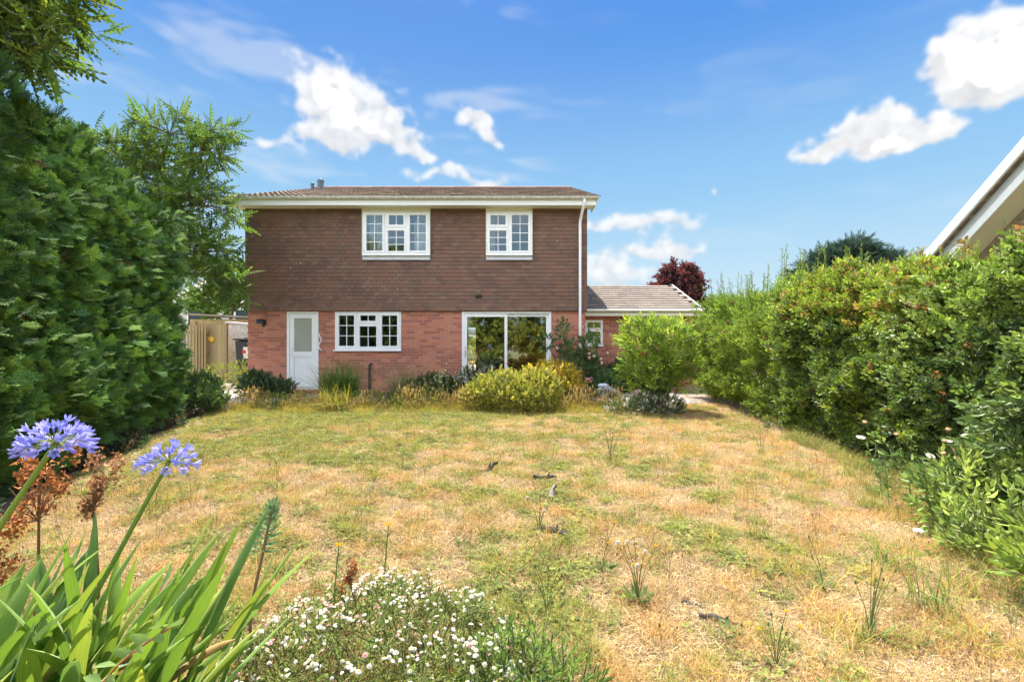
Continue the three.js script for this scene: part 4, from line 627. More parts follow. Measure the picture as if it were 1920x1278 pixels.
// ---------------------------------------------------------------- far buildings
function farHouse(name, label, x, z, w, h, rh, depth, wallC, roofC, wins) {
  const T = thing(name, label, 'house', x, 0, z); part('wall', boxG(-w / 2, w / 2, -0.2, h, -depth, 0), std(wallC, 0.9, { map: mottle }), T);
  const s = new THREE.Shape(); s.moveTo(0.3, h - 0.05); s.lineTo(-depth / 2, h + rh); s.lineTo(-depth - 0.3, h - 0.05); const g = new THREE.ExtrudeGeometry(s, { depth: w + 0.5, bevelEnabled: false }); g.rotateY(-Math.PI / 2); g.translate(w / 2 + 0.25, 0, 0); g.scale(1, 1, 1);
  const rb = new Bake(), an = Math.atan2(rh, depth / 2 + 0.3), sl = Math.hypot(rh, depth / 2 + .3); for (let j = 0; j < 14; j++) { const q = (j + .5) / 14; rb.add(UB, TRS(0, h + rh * q, 0.3 - (depth / 2 + .3) * q, an - 0.07, 0, 0, w + 0.5, 0.05, sl / 13)); rb.add(UB, TRS(0, h + rh * q, -depth - 0.3 + (depth / 2 + .3) * q, -an + 0.07, 0, 0, w + 0.5, 0.05, sl / 13)); }
  part('roof', rb.build(), std(roofC, 0.9, { map: mottle }), T);
  for (const [x0, x1, y0, y1] of wins) { const b = new Bake(); ring(b, x0, x1, y0, y1, 0.07, 0, 0.04); const f = part('window', b.build(), M.white, T); part('pane', boxG(x0 + .07, x1 - .07, y0 + .07, y1 - .07, 0.004, 0.02), std([0.03, 0.04, 0.05], 0.1), f); }
}
farHouse('distant_house', 'pale rendered house with grey tiled roof glimpsed left of the house', -17.2, -29, 6, 3.6, 1.8, 7, [0.62, 0.60, 0.56], [0.40, 0.35, 0.32], [[0.8, 2.0, 2.2, 3.3], [-2, -.8, 2.2, 3.3]]);
farHouse('distant_house', 'grey tiled roof just showing over the privet hedge', 17.5, -36, 7, 2.9, 1.5, 6, [0.42, 0.3, 0.24], [0.33, 0.31, 0.32], [[-2, -.5, 1.2, 2.2]]);
farHouse('distant_house', 'white house across the street seen through the patio door', -4.6, -58, 11, 2.3, 0.5, 6, [0.8, 0.8, 0.78], [0.12, 0.12, 0.13], [[-2.4, -1.5, 1.2, 2.0], [-0.9, 0.1, 1.2, 2.0], [0.7, 1.6, 1.2, 2.0]]);
{ const T = thing('sofa', 'dark slate sofa standing inside behind the patio door', 'sofa', 0.3, 0.06, -17.6); part('seat', boxG(-1.0, 1.0, 0.05, 0.42, -0.4, 0.4), M.slate, T); part('backrest', boxG(-1.15, 1.0, 0.05, 0.72, 0.4, 0.6), M.slate, T); part('arm', boxG(-1.15, -1.0, 0.05, 0.6, -0.4, 0.4), M.slate, T); part('arm', boxG(1.0, 1.15, 0.05, 0.6, -0.4, 0.6), M.slate, T); }

// ---------------------------------------------------------------- grass
function blade(h, w, lean, seg = 3) { const p = [], idx = []; for (let k = 0; k <= seg; k++) { const t = k / seg, x = lean * h * t * t, y = h * t * (1 - 0.25 * Math.abs(lean) * t), q = w * (1 - Math.pow(t, 1.6)) * .5; if (k < seg) p.push(-q, y, x, q, y, x); else p.push(0, y, x); } for (let k = 0; k < seg - 1; k++) idx.push(2 * k, 2 * k + 1, 2 * k + 2, 2 * k + 1, 2 * k + 3, 2 * k + 2); idx.push(2 * seg - 2, 2 * seg - 1, 2 * seg); return geoFrom(p, idx); }
function tuft(seed, n, h, w, spread, lean, o = {}) {
  const r = rng(seed), b = new Bake(), bl = [0.2, 0.6, 1.0, 1.4].map((l) => blade(h, w, l * lean, o.seg ?? 3));
  for (let k = 0; k < n; k++) { const a = r() * TAU, d = Math.sqrt(r()) * spread, s = 0.45 + 0.7 * r(), q = 0.75 + 0.5 * r(), dry = r() < (o.dry ?? 0) ? 1 : 0; b.add(bl[Math.floor(r() * 4)], TRS(Math.cos(a) * d, 0, Math.sin(a) * d, (r() - .5) * 0.5, r() * TAU, (r() - .5) * 0.5, 1, s, s), dry ? [1.7 * q, 1.2 * q, 1.5 * q] : [q, q, q]); }
  return b.build();
}
const dryG = [1, 2, 3].map((s) => tuft(300 + s, 17, 0.07, 0.0034, 0.06, 1.0)), litG = [1, 2].map((s) => { const r = rng(310 + s), b = new Bake(), bl = blade(0.07, 0.0030, 0.5, 2); for (let k = 0; k < 20; k++) { const q = 0.75 + 0.5 * r(); b.add(bl, TRS((r() - .5) * 0.16, 0.004 + 0.02 * r(), (r() - .5) * 0.16, 1.25 + 0.45 * r(), r() * TAU, 0, 1, 0.5 + 0.8 * r(), 1), [q, q, q]); } return b.build(); }),
  greG = [1, 2, 3].map((s) => tuft(320 + s, 15, 0.085, 0.0048, 0.05, 0.9)), clover = [1, 2].map((s) => { const r = rng(330 + s), b = new Bake(), lf = leafLite(0.013, 0.013, 0.1, 0.1); for (let k = 0; k < 11; k++) { const x = (r() - .5) * 0.12, z = (r() - .5) * 0.12, y = 0.012 + 0.028 * r(), q = 0.75 + 0.5 * r(), a0 = r() * TAU; for (let j = 0; j < 3; j++) b.add(lf, M4().compose(V(x, y, z), faceOut(V(Math.cos(a0 + j * 2.09), 0.2, Math.sin(a0 + j * 2.09)).normalize(), r), V(1, 1, 1)), [q, q, q]); } return b.build(); });
{
  const r = rng(340), dry = [], lit = [], gre = [], clo = [], bits = [];
  const free = (x, d) => !(x < -0.35 && d < 2.35 && x > -2.2 && d > 0.9 && false);
  for (let k = 0; k < 230000; k++) {
    const d = 1.0 + 9.7 * Math.pow(r(), 1.6), x = lerp(lawnLeft(d) - 0.3, lawnRight(d) + 0.3, r());
    if (Math.abs(x) > d * 1.12 + 0.5) continue;
    const gr = greenness(x, d), edge = Math.min(x - lawnLeft(d), lawnRight(d) - x), bare = sstep(0.28, 0.62, fbm2(x * 1.3 + 20, d * 1.3, 3) + 0.25 * n2(x * 12 + 9, d * 12));
    if (edge < 0.1 && r() < 0.75) continue;
    const p = V(x, gy(x, -d), -d), dir = V(0, 1, 0).addScaledVector(unit(r), 0.22).normalize(), patch = 0.5 + 0.5 * n2(x * 1.9 + 50, d * 1.9);
    const far = 1 + 0.05 * Math.max(0, d - 4), kind = r();
    if (kind < 0.34) lit.push([p, V(0, 1, 0), (0.8 + 0.6 * r()) * far, pick([[0.58, 0.44, 0.25], [0.54, 0.39, 0.19], [0.66, 0.53, 0.35], [0.36, 0.25, 0.12], [0.17, 0.12, 0.065]], r)]);
    else if (kind < 0.34 + 0.42 * (1 - gr * 0.7)) { if (bare > 0.6 && r() < 0.6) continue; dry.push([p, dir, (0.42 + 0.6 * r() * (0.4 + patch)) * far, pick(patch > 0.55 ? [[0.57, 0.37, 0.15], [0.50, 0.29, 0.10], [0.52, 0.36, 0.10]] : [[0.58, 0.41, 0.17], [0.64, 0.47, 0.25], [0.50, 0.36, 0.12]], r)]); }
    else if (r() < gr * 1.15) { if (r() < 0.75) gre.push([p, dir, (0.4 + 0.6 * r() * (0.4 + patch)) * far, pick([[0.30, 0.30, 0.035], [0.22, 0.26, 0.03], [0.38, 0.34, 0.045], [0.17, 0.23, 0.03]], r)]); else clo.push([p, V(0, 1, 0).addScaledVector(unit(r), .15).normalize(), (0.8 + 0.5 * r()) * far, pick([[0.22, 0.26, 0.05], [0.28, 0.30, 0.06], [0.16, 0.21, 0.04]], r)]); }
    else if (r() < 0.05) bits.push([p.clone().add(V(0, 0.02, 0)), unit(r), 0.6 + 0.8 * r(), r() < 0.6 ? [0.75, 0.70, 0.6] : [0.8, 0.55, 0.02]]);
  }
  const tall = [], stalk = [];
  for (let k = 0; k < 8000; k++) { const d = 1.3 + 9 * Math.pow(r(), 1.15), x = lerp(lawnLeft(d), lawnRight(d), r()), cl = fbm2(x * 0.8 + 70, d * 0.8, 2) + 0.35 * n2(x * 2.7, d * 2.7 + 9); if (Math.abs(x) > d * 1.12 + .4 || r() > 0.16 + 1.2 * cl + 0.4 * sstep(7, 9.2, d)) continue; tall.push([V(x, gy(x, -d), -d), V(0, 1, 0).addScaledVector(unit(r), .3).normalize(), 0.3 + 0.45 * r(), pick([[0.24, 0.28, 0.035], [0.34, 0.32, 0.05], [0.46, 0.36, 0.10], [0.18, 0.24, 0.035]], r)]); }
  for (let k = 0; k < 1500; k++) { const d = 1.4 + 8.6 * Math.pow(r(), 1.2), x = lerp(lawnLeft(d), lawnRight(d), r()); if (r() > 0.5 + 0.8 * n2(x * .9 + 5, d * .9)) continue; stalk.push([V(x, gy(x, -d), -d), V(0, 1, 0).addScaledVector(unit(r), .25).normalize(), 0.4 + 0.5 * r(), pick([[0.30, 0.22, 0.08], [0.24, 0.2, 0.07], [0.40, 0.30, 0.13]], r)]); }
  const T = new THREE.Group(); T.name = 'lawn_grass'; scene.add(T); tag(T, 'short dry grass and clover covering the lawn', 'grass', null, 'stuff');
  foliage(T, 'dry_grass', dryG, GRASS, dry); foliage(T, 'straw_litter', litG, GRASS, lit); foliage(T, 'green_grass', greG, GRASS, gre); foliage(T, 'clover', clover, GRASS, clo); foliage(T, 'long_grass', [1, 2, 3].map((s) => tuft(345 + s, 22, 0.26, 0.0042, 0.07, 1.0, { seg: 4, dry: 0.2 })), GRASS, tall); foliage(T, 'bare_stalks', [1, 2].map((s) => { const q = rng(347 + s), b = new Bake(); for (let j = 0; j < 3; j++) { const e = V((q() - .5) * .12, .22 + .16 * q(), (q() - .5) * .12); b.add(tube([V((q() - .5) * .04, 0, (q() - .5) * .04), e], .0013, .0009, 3), I4); b.add(new THREE.SphereGeometry(.0035, 5, 4), TRS(e.x, e.y, e.z, 0, 0, 0, 1, 2.6, 1), [.7, .6, .5]); } return b.build(); }), GRASS, stalk);
  foliage(T, 'petals', [leafLite(0.018, 0.014)], leafMat(0.3), bits);
}
// taller tufts, each a plant of its own
const tallT = [1, 2, 3].map((s) => tuft(350 + s, 46, 0.24, 0.006, 0.10, 1.1, { seg: 4, dry: 0.25 })), tallM = [[0.20, 0.27, 0.04], [0.25, 0.28, 0.05], [0.15, 0.22, 0.035]].map((c) => leafMat(0.4, { vertexColors: true, color: new THREE.Color().setRGB(...c) }));
function grassTuft(label, x, d, s, k) { const g = thing('grass_tuft', label, 'grass', x, gy(x, -d), -d, 'taller grass tufts in the lawn'); const m = part('blades', tallT[k % 3], tallM[k % 3], g); m.rotation.y = k * 1.7; m.scale.setScalar(s); return g; }
grassTuft('short bright green grass tuft alone in the middle of dry lawn', 1.18, 3.55, 0.55, 1).children[0].material = leafMat(0.45, { vertexColors: true, color: new THREE.Color().setRGB(0.24, 0.40, 0.03) });
grassTuft('tall green grass tuft at the hedge foot, mid way along', 3.45, 5.0, 1.1, 0); grassTuft('green grass tuft beside the dogwood hedge foot', 3.25, 4.4, 1.0, 2); grassTuft('low green tuft at the edge of bare earth strip', 2.95, 4.05, 0.8, 1);
grassTuft('leaning green tuft on the right of lawn by daisies', 2.3, 3.0, 1.2, 0); grassTuft('long green tuft nearest the bottom right corner', 2.15, 2.55, 1.2, 2); grassTuft('ragged tuft right of the long green tuft', 2.45, 2.7, 1.0, 1); grassTuft('thin green tuft near the pair of dark sticks', 1.2, 2.3, 0.7, 0); grassTuft('small tuft at the front centre of lawn', 0.32, 2.15, 0.7, 1); grassTuft('small tuft left of the dandelion plant', -0.15, 2.75, 0.6, 2); grassTuft('fuzzy tuft in front of the daisy mound', 0.05, 2.1, 0.9, 0); grassTuft('green tuft by the conifer hedge edge', -2.9, 4.0, 1.2, 1); grassTuft('dark green tuft near the middle of the right lawn', 1.75, 3.5, 0.8, 2);
// meadow fringe between lawn and bed
{
  const r = rng(360), a = [], b = [], c = [], G1 = [1, 2].map((s) => tuft(361 + s, 26, 0.30, 0.006, 0.09, 1.0, { seg: 3, dry: 0.3 })), seed = [1, 2].map((s) => { const q = rng(370 + s), k = new Bake(), hd = leafLite(0.05, 0.012, 0.4, 0); for (let j = 0; j < 7; j++) { const x = (q() - .5) * .12, z = (q() - .5) * .12, h = 0.25 + 0.25 * q(), e = V(x * 2.2, h, z * 2.2); k.add(tube([V(x, 0, z), e], 0.0018, 0.001, 3), I4, [0.9, 0.85, 0.6]); for (let i = 0; i < 3; i++) k.add(hd, put(e.clone().add(V(0, -0.02 * i, 0)), V((q() - .5) * .5, 1, (q() - .5) * .5).normalize(), i * 2, 1), [1.15, 1, 0.75]); } return k.build(); });
  for (let k = 0; k < 3600; k++) { const x = lerp(-5.6, 2.6, r()), d = 9.15 + 1.1 * r() + 0.2 * n2(x, 2), p = V(x, 0, -d), s = (0.5 + 0.6 * r()) * (0.85 + 0.4 * n2(x * 1.3, 8)) * sstep(8.9, 9.7, d); if (r() < 0.74) a.push([p, V(0, 1, 0).addScaledVector(unit(r), .2).normalize(), s, pick([[0.42, 0.41, 0.045], [0.34, 0.37, 0.04], [0.50, 0.43, 0.07], [0.24, 0.30, 0.035]], r)]); else b.push([p, V(0, 1, 0).addScaledVector(unit(r), .15).normalize(), s, pick([[0.48, 0.36, 0.15], [0.42, 0.34, 0.10], [0.5, 0.42, 0.22]], r)]); }
  const T = new THREE.Group(); T.name = 'meadow_fringe'; scene.add(T); tag(T, 'uncut yellow green grass fringe along the flower bed', 'grass', null, 'stuff'); foliage(T, 'blades', G1, GRASS, a); foliage(T, 'seed_heads', seed, GRASS, b);
  // rough growth along the foot of the right hedge and ground cover under the conifers
  for (let k = 0; k < 420; k++) { const d = lerp(2.2, 7, r()), x = lawnRight(d) - 0.1 + 0.35 * r() * r(); c.push([V(x, 0, -d), V(0, 1, 0).addScaledVector(unit(r), .3).normalize(), 0.35 + 0.5 * r(), pick([[0.22, 0.27, 0.05], [0.34, 0.28, 0.09], [0.15, 0.2, 0.03]], r)]); }
  const E = new THREE.Group(); E.name = 'hedge_foot_grass'; scene.add(E); tag(E, 'patchy rough grass at the foot of right hedge', 'grass', null, 'stuff'); foliage(E, 'blades', G1, GRASS, c);
  const iv = [], ivg = [1, 2].map((s) => sprig(380 + s, 7, 0.05, 0.05, 0.1, { lite: true, tilt: 1.2 })); for (let k = 0; k < 2600; k++) { const d = lerp(2.2, 9.6, r()), x = lawnLeft(d) + 0.45 * r() - 0.75 + 0.2 * n2(d, 5); iv.push([V(x, 0.02 + 0.14 * r() * r(), -d), V(0, 1, 0).addScaledVector(unit(r), .8).normalize(), 0.6 + 0.6 * r(), pick([[0.05, 0.10, 0.03], [0.07, 0.12, 0.03], [0.035, 0.07, 0.025], [0.2, 0.12, 0.06]], r)]); }
  const Iv = new THREE.Group(); Iv.name = 'ground_cover'; scene.add(Iv); tag(Iv, 'dark ivy ground cover under the conifer hedge', 'ivy', null, 'stuff'); foliage(Iv, 'leaves', ivg, LEAF, iv);
}

// ---------------------------------------------------------------- flower bed in front of the house
const smallL = [1, 2, 3].map((s) => sprig(400 + s, 10, 0.035, 0.018, 0.09, { lite: true })), lance = [1, 2, 3].map((s) => sprig(410 + s, 10, 0.13, 0.036, 0.2, { tilt: 1.05 }));
shrub('low_shrub', 'dark green low shrub against the brick left of back door', 'shrub', -6.15, -12.3, [[-0.25, 0.26, 0, .36, .27, .3], [0.25, 0.18, 0.05, .34, .2, .28]], oval, GLOSS, 520, [[0.06, 0.12, 0.035], [0.08, 0.15, 0.04], [0.05, 0.10, 0.035]], { seed: 401 });
shrub('low_shrub', 'dark leafy shrub at the end of the conifer hedge', 'shrub', -6.35, -9.7, [[-.15, 0.34, 0, .6, .4, .5], [0.4, 0.2, 0.3, .4, .24, .35], [-.6, .28, .5, .55, .35, .45]], oval, GLOSS, 1300, [[0.10, 0.18, 0.035], [0.08, 0.15, 0.035], [0.15, 0.24, 0.035]], { seed: 402 });
shrub('low_shrub', 'yellow green weeds filling the side passage by the gate', 'shrub', -8.6, -14.6, [[0, 0.3, 0, .7, .42, .6], [0.5, 0.35, -.4, .5, .5, .5], [-.5, .2, .7, .5, .3, .5]], smallL, LEAF, 900, [[0.27, 0.30, 0.03], [0.20, 0.27, 0.035], [0.33, 0.33, 0.04]], { seed: 403 });
function bigTuft(name, label, x, z, n, h, w, spread, lean, cols, seed, dry = 0) { const T = thing(name, label, 'plant', x, 0, z), r = rng(seed); for (let k = 0; k < 3; k++) { const g = tuft(seed + k, Math.round(n / 3), h, w, spread, lean, { seg: 5, dry }); part('blades', g, leafMat(0.4, { vertexColors: true, color: new THREE.Color().setRGB(...cols[k % cols.length]) }), T).userData.kind = 'stuff'; } return T; }
bigTuft('grass_clump', 'rounded bright green grass clump right of the back door', -3.95, -11.3, 900, 1.05, 0.013, 0.40, 0.8, [[0.10, 0.22, 0.02], [0.13, 0.25, 0.025], [0.08, 0.17, 0.02]], 421);
bigTuft('grass_clump', 'arching yellow leaved clump at the front of the bed', -3.5, -9.75, 240, 0.62, 0.018, 0.28, 1.3, [[0.42, 0.36, 0.04], [0.36, 0.33, 0.04], [0.25, 0.28, 0.04]], 424);
bigTuft('grass_clump', 'small dark green strap leaved clump at the lawn corner', -4.65, -9.75, 150, 0.36, 0.014, 0.22, 1.1, [[0.08, 0.14, 0.03], [0.11, 0.17, 0.03]], 427);
bigTuft('grass_clump', 'wispy arching grey green grass below the kitchen window', -2.35, -10.9, 650, 1.15, 0.009, 0.32, 1.4, [[0.20, 0.25, 0.08], [0.27, 0.28, 0.10], [0.15, 0.22, 0.06]], 430, 0.15);
shrub('low_shrub', 'deep green spreading shrub between wispy grass and golden mound', 'shrub', -1.75, -10.9, [[0, .25, 0, .5, .3, .4], [.4, .2, .2, .4, .26, .3]], oval, LEAF, 420, [[0.07, 0.13, 0.03], [0.09, 0.155, 0.03]], { seed: 405 });
{ // cream-tipped upright plant
  const T = thing('spire_plant', 'upright plant with pale cream leaf spires left of the mound', 'plant', -1.3, 0, -10.2), r = rng(433), list = [], st = new Bake(); for (let k = 0; k < 9; k++) { const x = (r() - .5) * .6, z = (r() - .5) * .4, h = 0.55 + 0.4 * r(); st.add(tube([V(x * .5, 0, z * .5), V(x, h, z)], 0.006, 0.003, 4), I4); for (let j = 0; j < 26; j++) { const t = 0.25 + 0.75 * j / 26; list.push([V(lerp(x * .5, x, t), h * t, lerp(z * .5, z, t)), V(0, .5, 0).add(unit(r)).normalize(), 0.6 + .3 * r(), t > 0.72 ? [0.62, 0.58, 0.32] : [0.16, 0.22, 0.05]]); } } part('stem', st.build(), M.greenTwig, T).userData.kind = 'stuff'; foliage(T, 'leaves', [leaf(0.09, 0.03)], leafMat(0.4), list); }
const mound = shrub('mounded_shrub', 'wide rounded variegated yellow and green shrub in the middle of bed', 'shrub', 0.05, -9.85, [[-0.2, 0.36, 0, .62, .42, .48], [0.45, 0.38, 0.05, .5, .44, .48], [-.65, .28, .1, .38, .33, .38], [0.1, .25, .3, .6, .3, .38]], smallL, LEAF, 4200, [[0.42, 0.43, 0.035], [0.50, 0.47, 0.06], [0.32, 0.37, 0.03], [0.56, 0.51, 0.12], [0.20, 0.26, 0.03]], { seed: 406 });
shrub('golden_shrub', 'golden yellow leaved shrub at the right end of mound', 'shrub', 0.85, -10.3, [[0, 0.55, 0, .52, .36, .4], [-.35, .5, .1, .4, .36, .35], [.25, .35, .1, .4, .3, .35]], oval, LEAF, 900, [[0.62, 0.48, 0.03], [0.52, 0.43, 0.035], [0.66, 0.42, 0.05], [0.42, 0.38, 0.04]], { seed: 407, scale: 0.8 });
shrub('low_shrub', 'fine leaved shrub with white flecks behind the mound by patio door', 'shrub', -0.75, -10.7, [[0, .45, 0, .55, .4, .35]], smallL, LEAF, 800, [[0.12, 0.16, 0.05], [0.18, 0.21, 0.08], [0.6, 0.6, 0.5], [0.09, 0.13, 0.04]], { seed: 408 });
function roseHead(r0) { const b = new Bake(), p = new THREE.SphereGeometry(0.5, 5, 3, 0, 2.4, 0.5, 1.4); for (let k = 0; k < 11; k++) { const t = k / 11, s = r0 * (0.5 + 1.0 * t); b.add(p, TRS(0, 0.1 * r0 - 0.2 * r0 * t, 0, -0.35 * t, k * 2.4, 0, s, s * .9, s), [1 - .12 * t, 1, 1]); } return b.build(); }
const roseG = roseHead(0.085), rosePink = leafMat(0.3, { vertexColors: true, color: new THREE.Color().setRGB(0.80, 0.38, 0.33) }), rosePale = leafMat(0.3, { vertexColors: true, color: new THREE.Color().setRGB(0.82, 0.58, 0.48) }), roseRed = leafMat(0.3, { vertexColors: true, color: new THREE.Color().setRGB(0.55, 0.01, 0.03) });
{
  const T = shrub('climbing_rose', 'climbing rose with pale pink blooms around the downpipe', 'rose', 1.75, -12.55, [[0.05, 0.5, 0, .36, .5, .28], [0.2, 1.15, 0, .2, .42, .18], [-0.35, 1.0, .05, .14, .45, .15], [-.48, 1.6, .05, .12, .26, .12], [-.85, 1.35, .05, .13, .14, .1], [.55, .3, .1, .36, .28, .28]], oval, GLOSS, 560, [[0.09, 0.18, 0.04], [0.11, 0.21, 0.045], [0.07, 0.15, 0.035], [0.15, 0.24, 0.05]], { seed: 441, stems: 3 });
  for (const [x, y, z, m] of [[-.62, 1.22, .22, 1], [.18, 1.08, .3, 0], [.18, .98, .3, 0], [.3, 1.02, .32, 1], [.48, .95, .28, 1], [.5, .85, .26, 1], [.4, 1.7, .2, 1], [.72, 1.55, .18, 1], [.82, 1.32, .15, 0], [-.55, .75, .25, 1], [.05, 1.75, .2, 0], [.65, 1.1, .2, 1]]) { const f = part('bloom', roseG, m ? rosePale : rosePink, T); f.position.set(x, y, z); f.rotation.set(0.7, x * 5, y); f.scale.setScalar(0.75); }
  const R = thing('red_rose', 'single red rose on a stem before the patio door', 'rose', -0.08, 0, -10.45); part('stem', tube(curve([V(0, 0.1, 0), V(.02, .5, 0), V(0, .9, 0)], 5), .006, .004, 5), M.greenTwig, R); const f = part('bloom', roseG, roseRed, R); f.position.set(0, .92, 0); f.scale.setScalar(.7); for (let k = 0; k < 6; k++) { const l = part('leaf', leaf(0.09, 0.05), leafC([0.07, 0.13, 0.03]), R); l.position.set(0, .55 + k * .05, 0); l.quaternion.copy(alignY(V(Math.cos(k * 2.4), .5, Math.sin(k * 2.4)).normalize(), 0)); }
}
shrub('dark_shrub', 'dark shrub in the shade against the garage wall', 'shrub', 2.75, -13.9, [[-.35, .35, 0, .55, .38, .35], [.5, .4, 0, .5, .42, .35], [1.2, .45, 0, .5, .45, .4]], oval, GLOSS, 1000, [[0.07, 0.14, 0.035], [0.09, 0.165, 0.035], [0.055, 0.11, 0.03]], { seed: 442 });
{
  const P = thing('trough', 'square grey stone trough with a pot of pink flowers', 'planter', 1.66, 0, -12.05); const b = new Bake(); ring(b, -.2, .2, -.2, .2, .04, 0, .3); const g = b.build(); g.rotateX(-Math.PI / 2); part('walls', g, M.stone, P); part('soil', boxG(-.16, .16, 0, .26, -.16, .16), std([.08, .06, .04], 1), P);
  const T = thing('flower_pot', 'terracotta pot of pink blooms standing beside the boulder', 'flower pot', 1.86, 0.0, -11.85), pr = [[0, 0], [.085, 0], [.115, .2], [.13, .2], [.13, .25], [.115, .25], [.11, .22], [0, .22]].map((q) => new THREE.Vector2(...q)); part('pot', new THREE.LatheGeometry(pr, 20), M.terracotta, T);
  const r = rng(450), hot = leafMat(.3, { vertexColors: true, color: new THREE.Color().setRGB(.72, .22, .28) }); for (let k = 0; k < 11; k++) { const f = part('bloom', roseG, k % 3 ? hot : rosePink, T); f.position.set((r() - .5) * .24, .36 + .14 * r(), (r() - .5) * .2); f.rotation.set(r(), r() * 6, 0); f.scale.setScalar(.62); } const ls = []; for (let k = 0; k < 50; k++) ls.push([V((r() - .5) * .24, .25 + .12 * r(), (r() - .5) * .24), unit(r), .6, pick([[.07, .14, .03]], r)]); foliage(T, 'leaves', oval, LEAF, ls);
  const rock = (label, x, z, sx, sy, sz, seed, mat) => { const g = new THREE.IcosahedronGeometry(1, 4), Pp = g.attributes.position, v = V(0, 0, 0); for (let k = 0; k < Pp.count; k++) { v.fromBufferAttribute(Pp, k); const q = 1 + .22 * fbm3(v.x * 1.3 + seed, v.y * 1.3, v.z * 1.3, 4); v.multiplyScalar(q); Pp.setXYZ(k, v.x * sx, (Math.max(v.y, -.75)) * sy + sy * .7, v.z * sz); } g.computeVertexNormals(); const m = part(numbered('boulder'), g, mat, scene); m.position.set(x, 0, z); return tag(m, label, 'boulder'); };
  rock('large pale grey boulder beside the flower pot', 2.28, -11.9, .3, .17, .2, 3, M.stone); rock('small white stone lying on the large boulder', 2.22, -11.95, .13, .06, .09, 8, std([.62, .66, .7], .8)).position.y = .27; rock('brownish rock right of the large boulder', 3.0, -11.8, .17, .14, .15, 12, std([.35, .25, .17], .95, { map: mottle })); rock('grey rock at the edge of bed by grass clump', -2.95, -10.4, .14, .1, .12, 17, M.stone);
  const Gv = rng(460), gl = [], gg = new THREE.IcosahedronGeometry(.014, 0); for (let k = 0; k < 5000; k++) gl.push([V(lerp(1.2, 4.2, Gv()), 0.015 + .008 * Gv(), -lerp(10.9, 12.9, Gv())), unit(Gv), .6 + .9 * Gv(), pick([[.5, .47, .42], [.4, .37, .33], [.58, .54, .48]], Gv)]); const GG = new THREE.Group(); GG.name = 'gravel'; scene.add(GG); tag(GG, 'pale gravel scattered by the boulders and pot', 'gravel', null, 'stuff'); foliage(GG, 'pebbles', [gg], vc(.95, { vertexColors: false }), gl);
}
{ // tall shrub with red berries
  const T = shrub('berry_shrub', 'tall bright green shrub with red berries at lawn corner', 'shrub', 2.9, -9.9, [[0, 1.15, 0, .62, .58, .55], [-.3, 1.45, 0, .38, .34, .35], [.25, 1.4, 0, .42, .36, .4], [0, .75, 0, .62, .4, .5], [.5, .95, .1, .3, .4, .35]], lance, LEAF, 600, [[0.22, 0.33, 0.03], [0.27, 0.38, 0.035], [0.17, 0.27, 0.03], [0.32, 0.42, 0.04]], { seed: 443, stems: 6, stemR: .016, up: .55 });
  const r = rng(444), bm = std([.42, .07, .02], .5), ball = new THREE.SphereGeometry(.013, 7, 5); for (const [x, y, z] of [[-.35, 1.15, .4], [.45, 1.1, .36], [.5, .95, .36], [.55, .85, .36], [.25, .45, .45], [.4, 1.25, .3]]) { const b = new Bake(); for (let k = 0; k < 11; k++) b.add(ball, TRS((r() - .5) * .1, (r() - .5) * .06, (r() - .5) * .1)); const m = part('berry_cluster', b.build(), bm, T); m.position.set(x, y, z); }
}
shrub('low_shrub', 'low mound flecked with tiny white flowers under berry shrub', 'shrub', 2.75, -9.35, [[0, .14, 0, .5, .22, .32], [-.55, .1, .05, .4, .17, .28]], smallL, LEAF, 900, [[0.10, 0.16, 0.04], [0.14, 0.19, 0.05], [0.65, 0.65, 0.58], [0.08, 0.13, 0.035]], { seed: 409 });
shrub('low_shrub', 'straggly brown and green weeds left of the berry shrub', 'shrub', 1.75, -9.95, [[0, .16, 0, .45, .2, .3], [-.6, .14, 0, .4, .2, .3]], smallL, LEAF, 500, [[0.25, 0.22, 0.06], [0.15, 0.19, 0.04], [0.35, 0.26, 0.10]], { seed: 410 });
shrub('low_shrub', 'bright yellow green low plants edging the bed below back door', 'shrub', -4.95, -10.25, [[0, .1, 0, .4, .16, .25], [.5, .1, 0, .35, .14, .25]], smallL, LEAF, 420, [[.30, .36, .04], [.38, .40, .05], [.22, .30, .04]], { seed: 451, stems: 2 });
shrub('low_shrub', 'bright green low plants edging the bed below the kitchen window', 'shrub', -2.9, -10.2, [[0, .13, 0, .45, .2, .28], [.55, .1, .05, .4, .16, .25]], smallL, LEAF, 520, [[.26, .34, .04], [.34, .38, .05], [.18, .27, .04]], { seed: 452, stems: 2 });
shrub('low_shrub', 'pale green weeds between the wispy grass and spire plant', 'shrub', -1.75, -9.95, [[0, .15, 0, .4, .24, .3], [-.4, .1, .1, .35, .16, .25]], smallL, LEAF, 480, [[.28, .35, .05], [.36, .39, .08], [.20, .28, .04]], { seed: 453, stems: 2 });
// planting on the street side, seen through the house
shrub('street_shrub', 'yellow green sunlit shrub in the front garden seen through the house', 'shrub', -2.25, -29.5, [[0, .7, 0, .9, .7, .7], [.9, .5, 0, .8, .55, .6], [-1, .5, 0, .8, .55, .6]], broad, LEAF, 900, [[.34, .36, .04], [.26, .31, .04]], { seed: 411 });
shrub('street_hedge', 'clipped green hedge across the front garden seen through the house', 'hedge', -3.4, -40, [[-3, .7, 0, 2.2, .7, .7], [0, .7, 0, 2.2, .75, .7], [3, .7, 0, 2.2, .7, .7]], broad, LEAF, 1500, [[.10, .19, .03], [.13, .22, .03]], { seed: 412 });
{ const g = boxG(-6, 2, -0.1, 0.02, -28.5, -23.9); structure('front_path', g, std([.5, .43, .34], .95, { map: mottle }), 'pale front drive seen through the house'); }

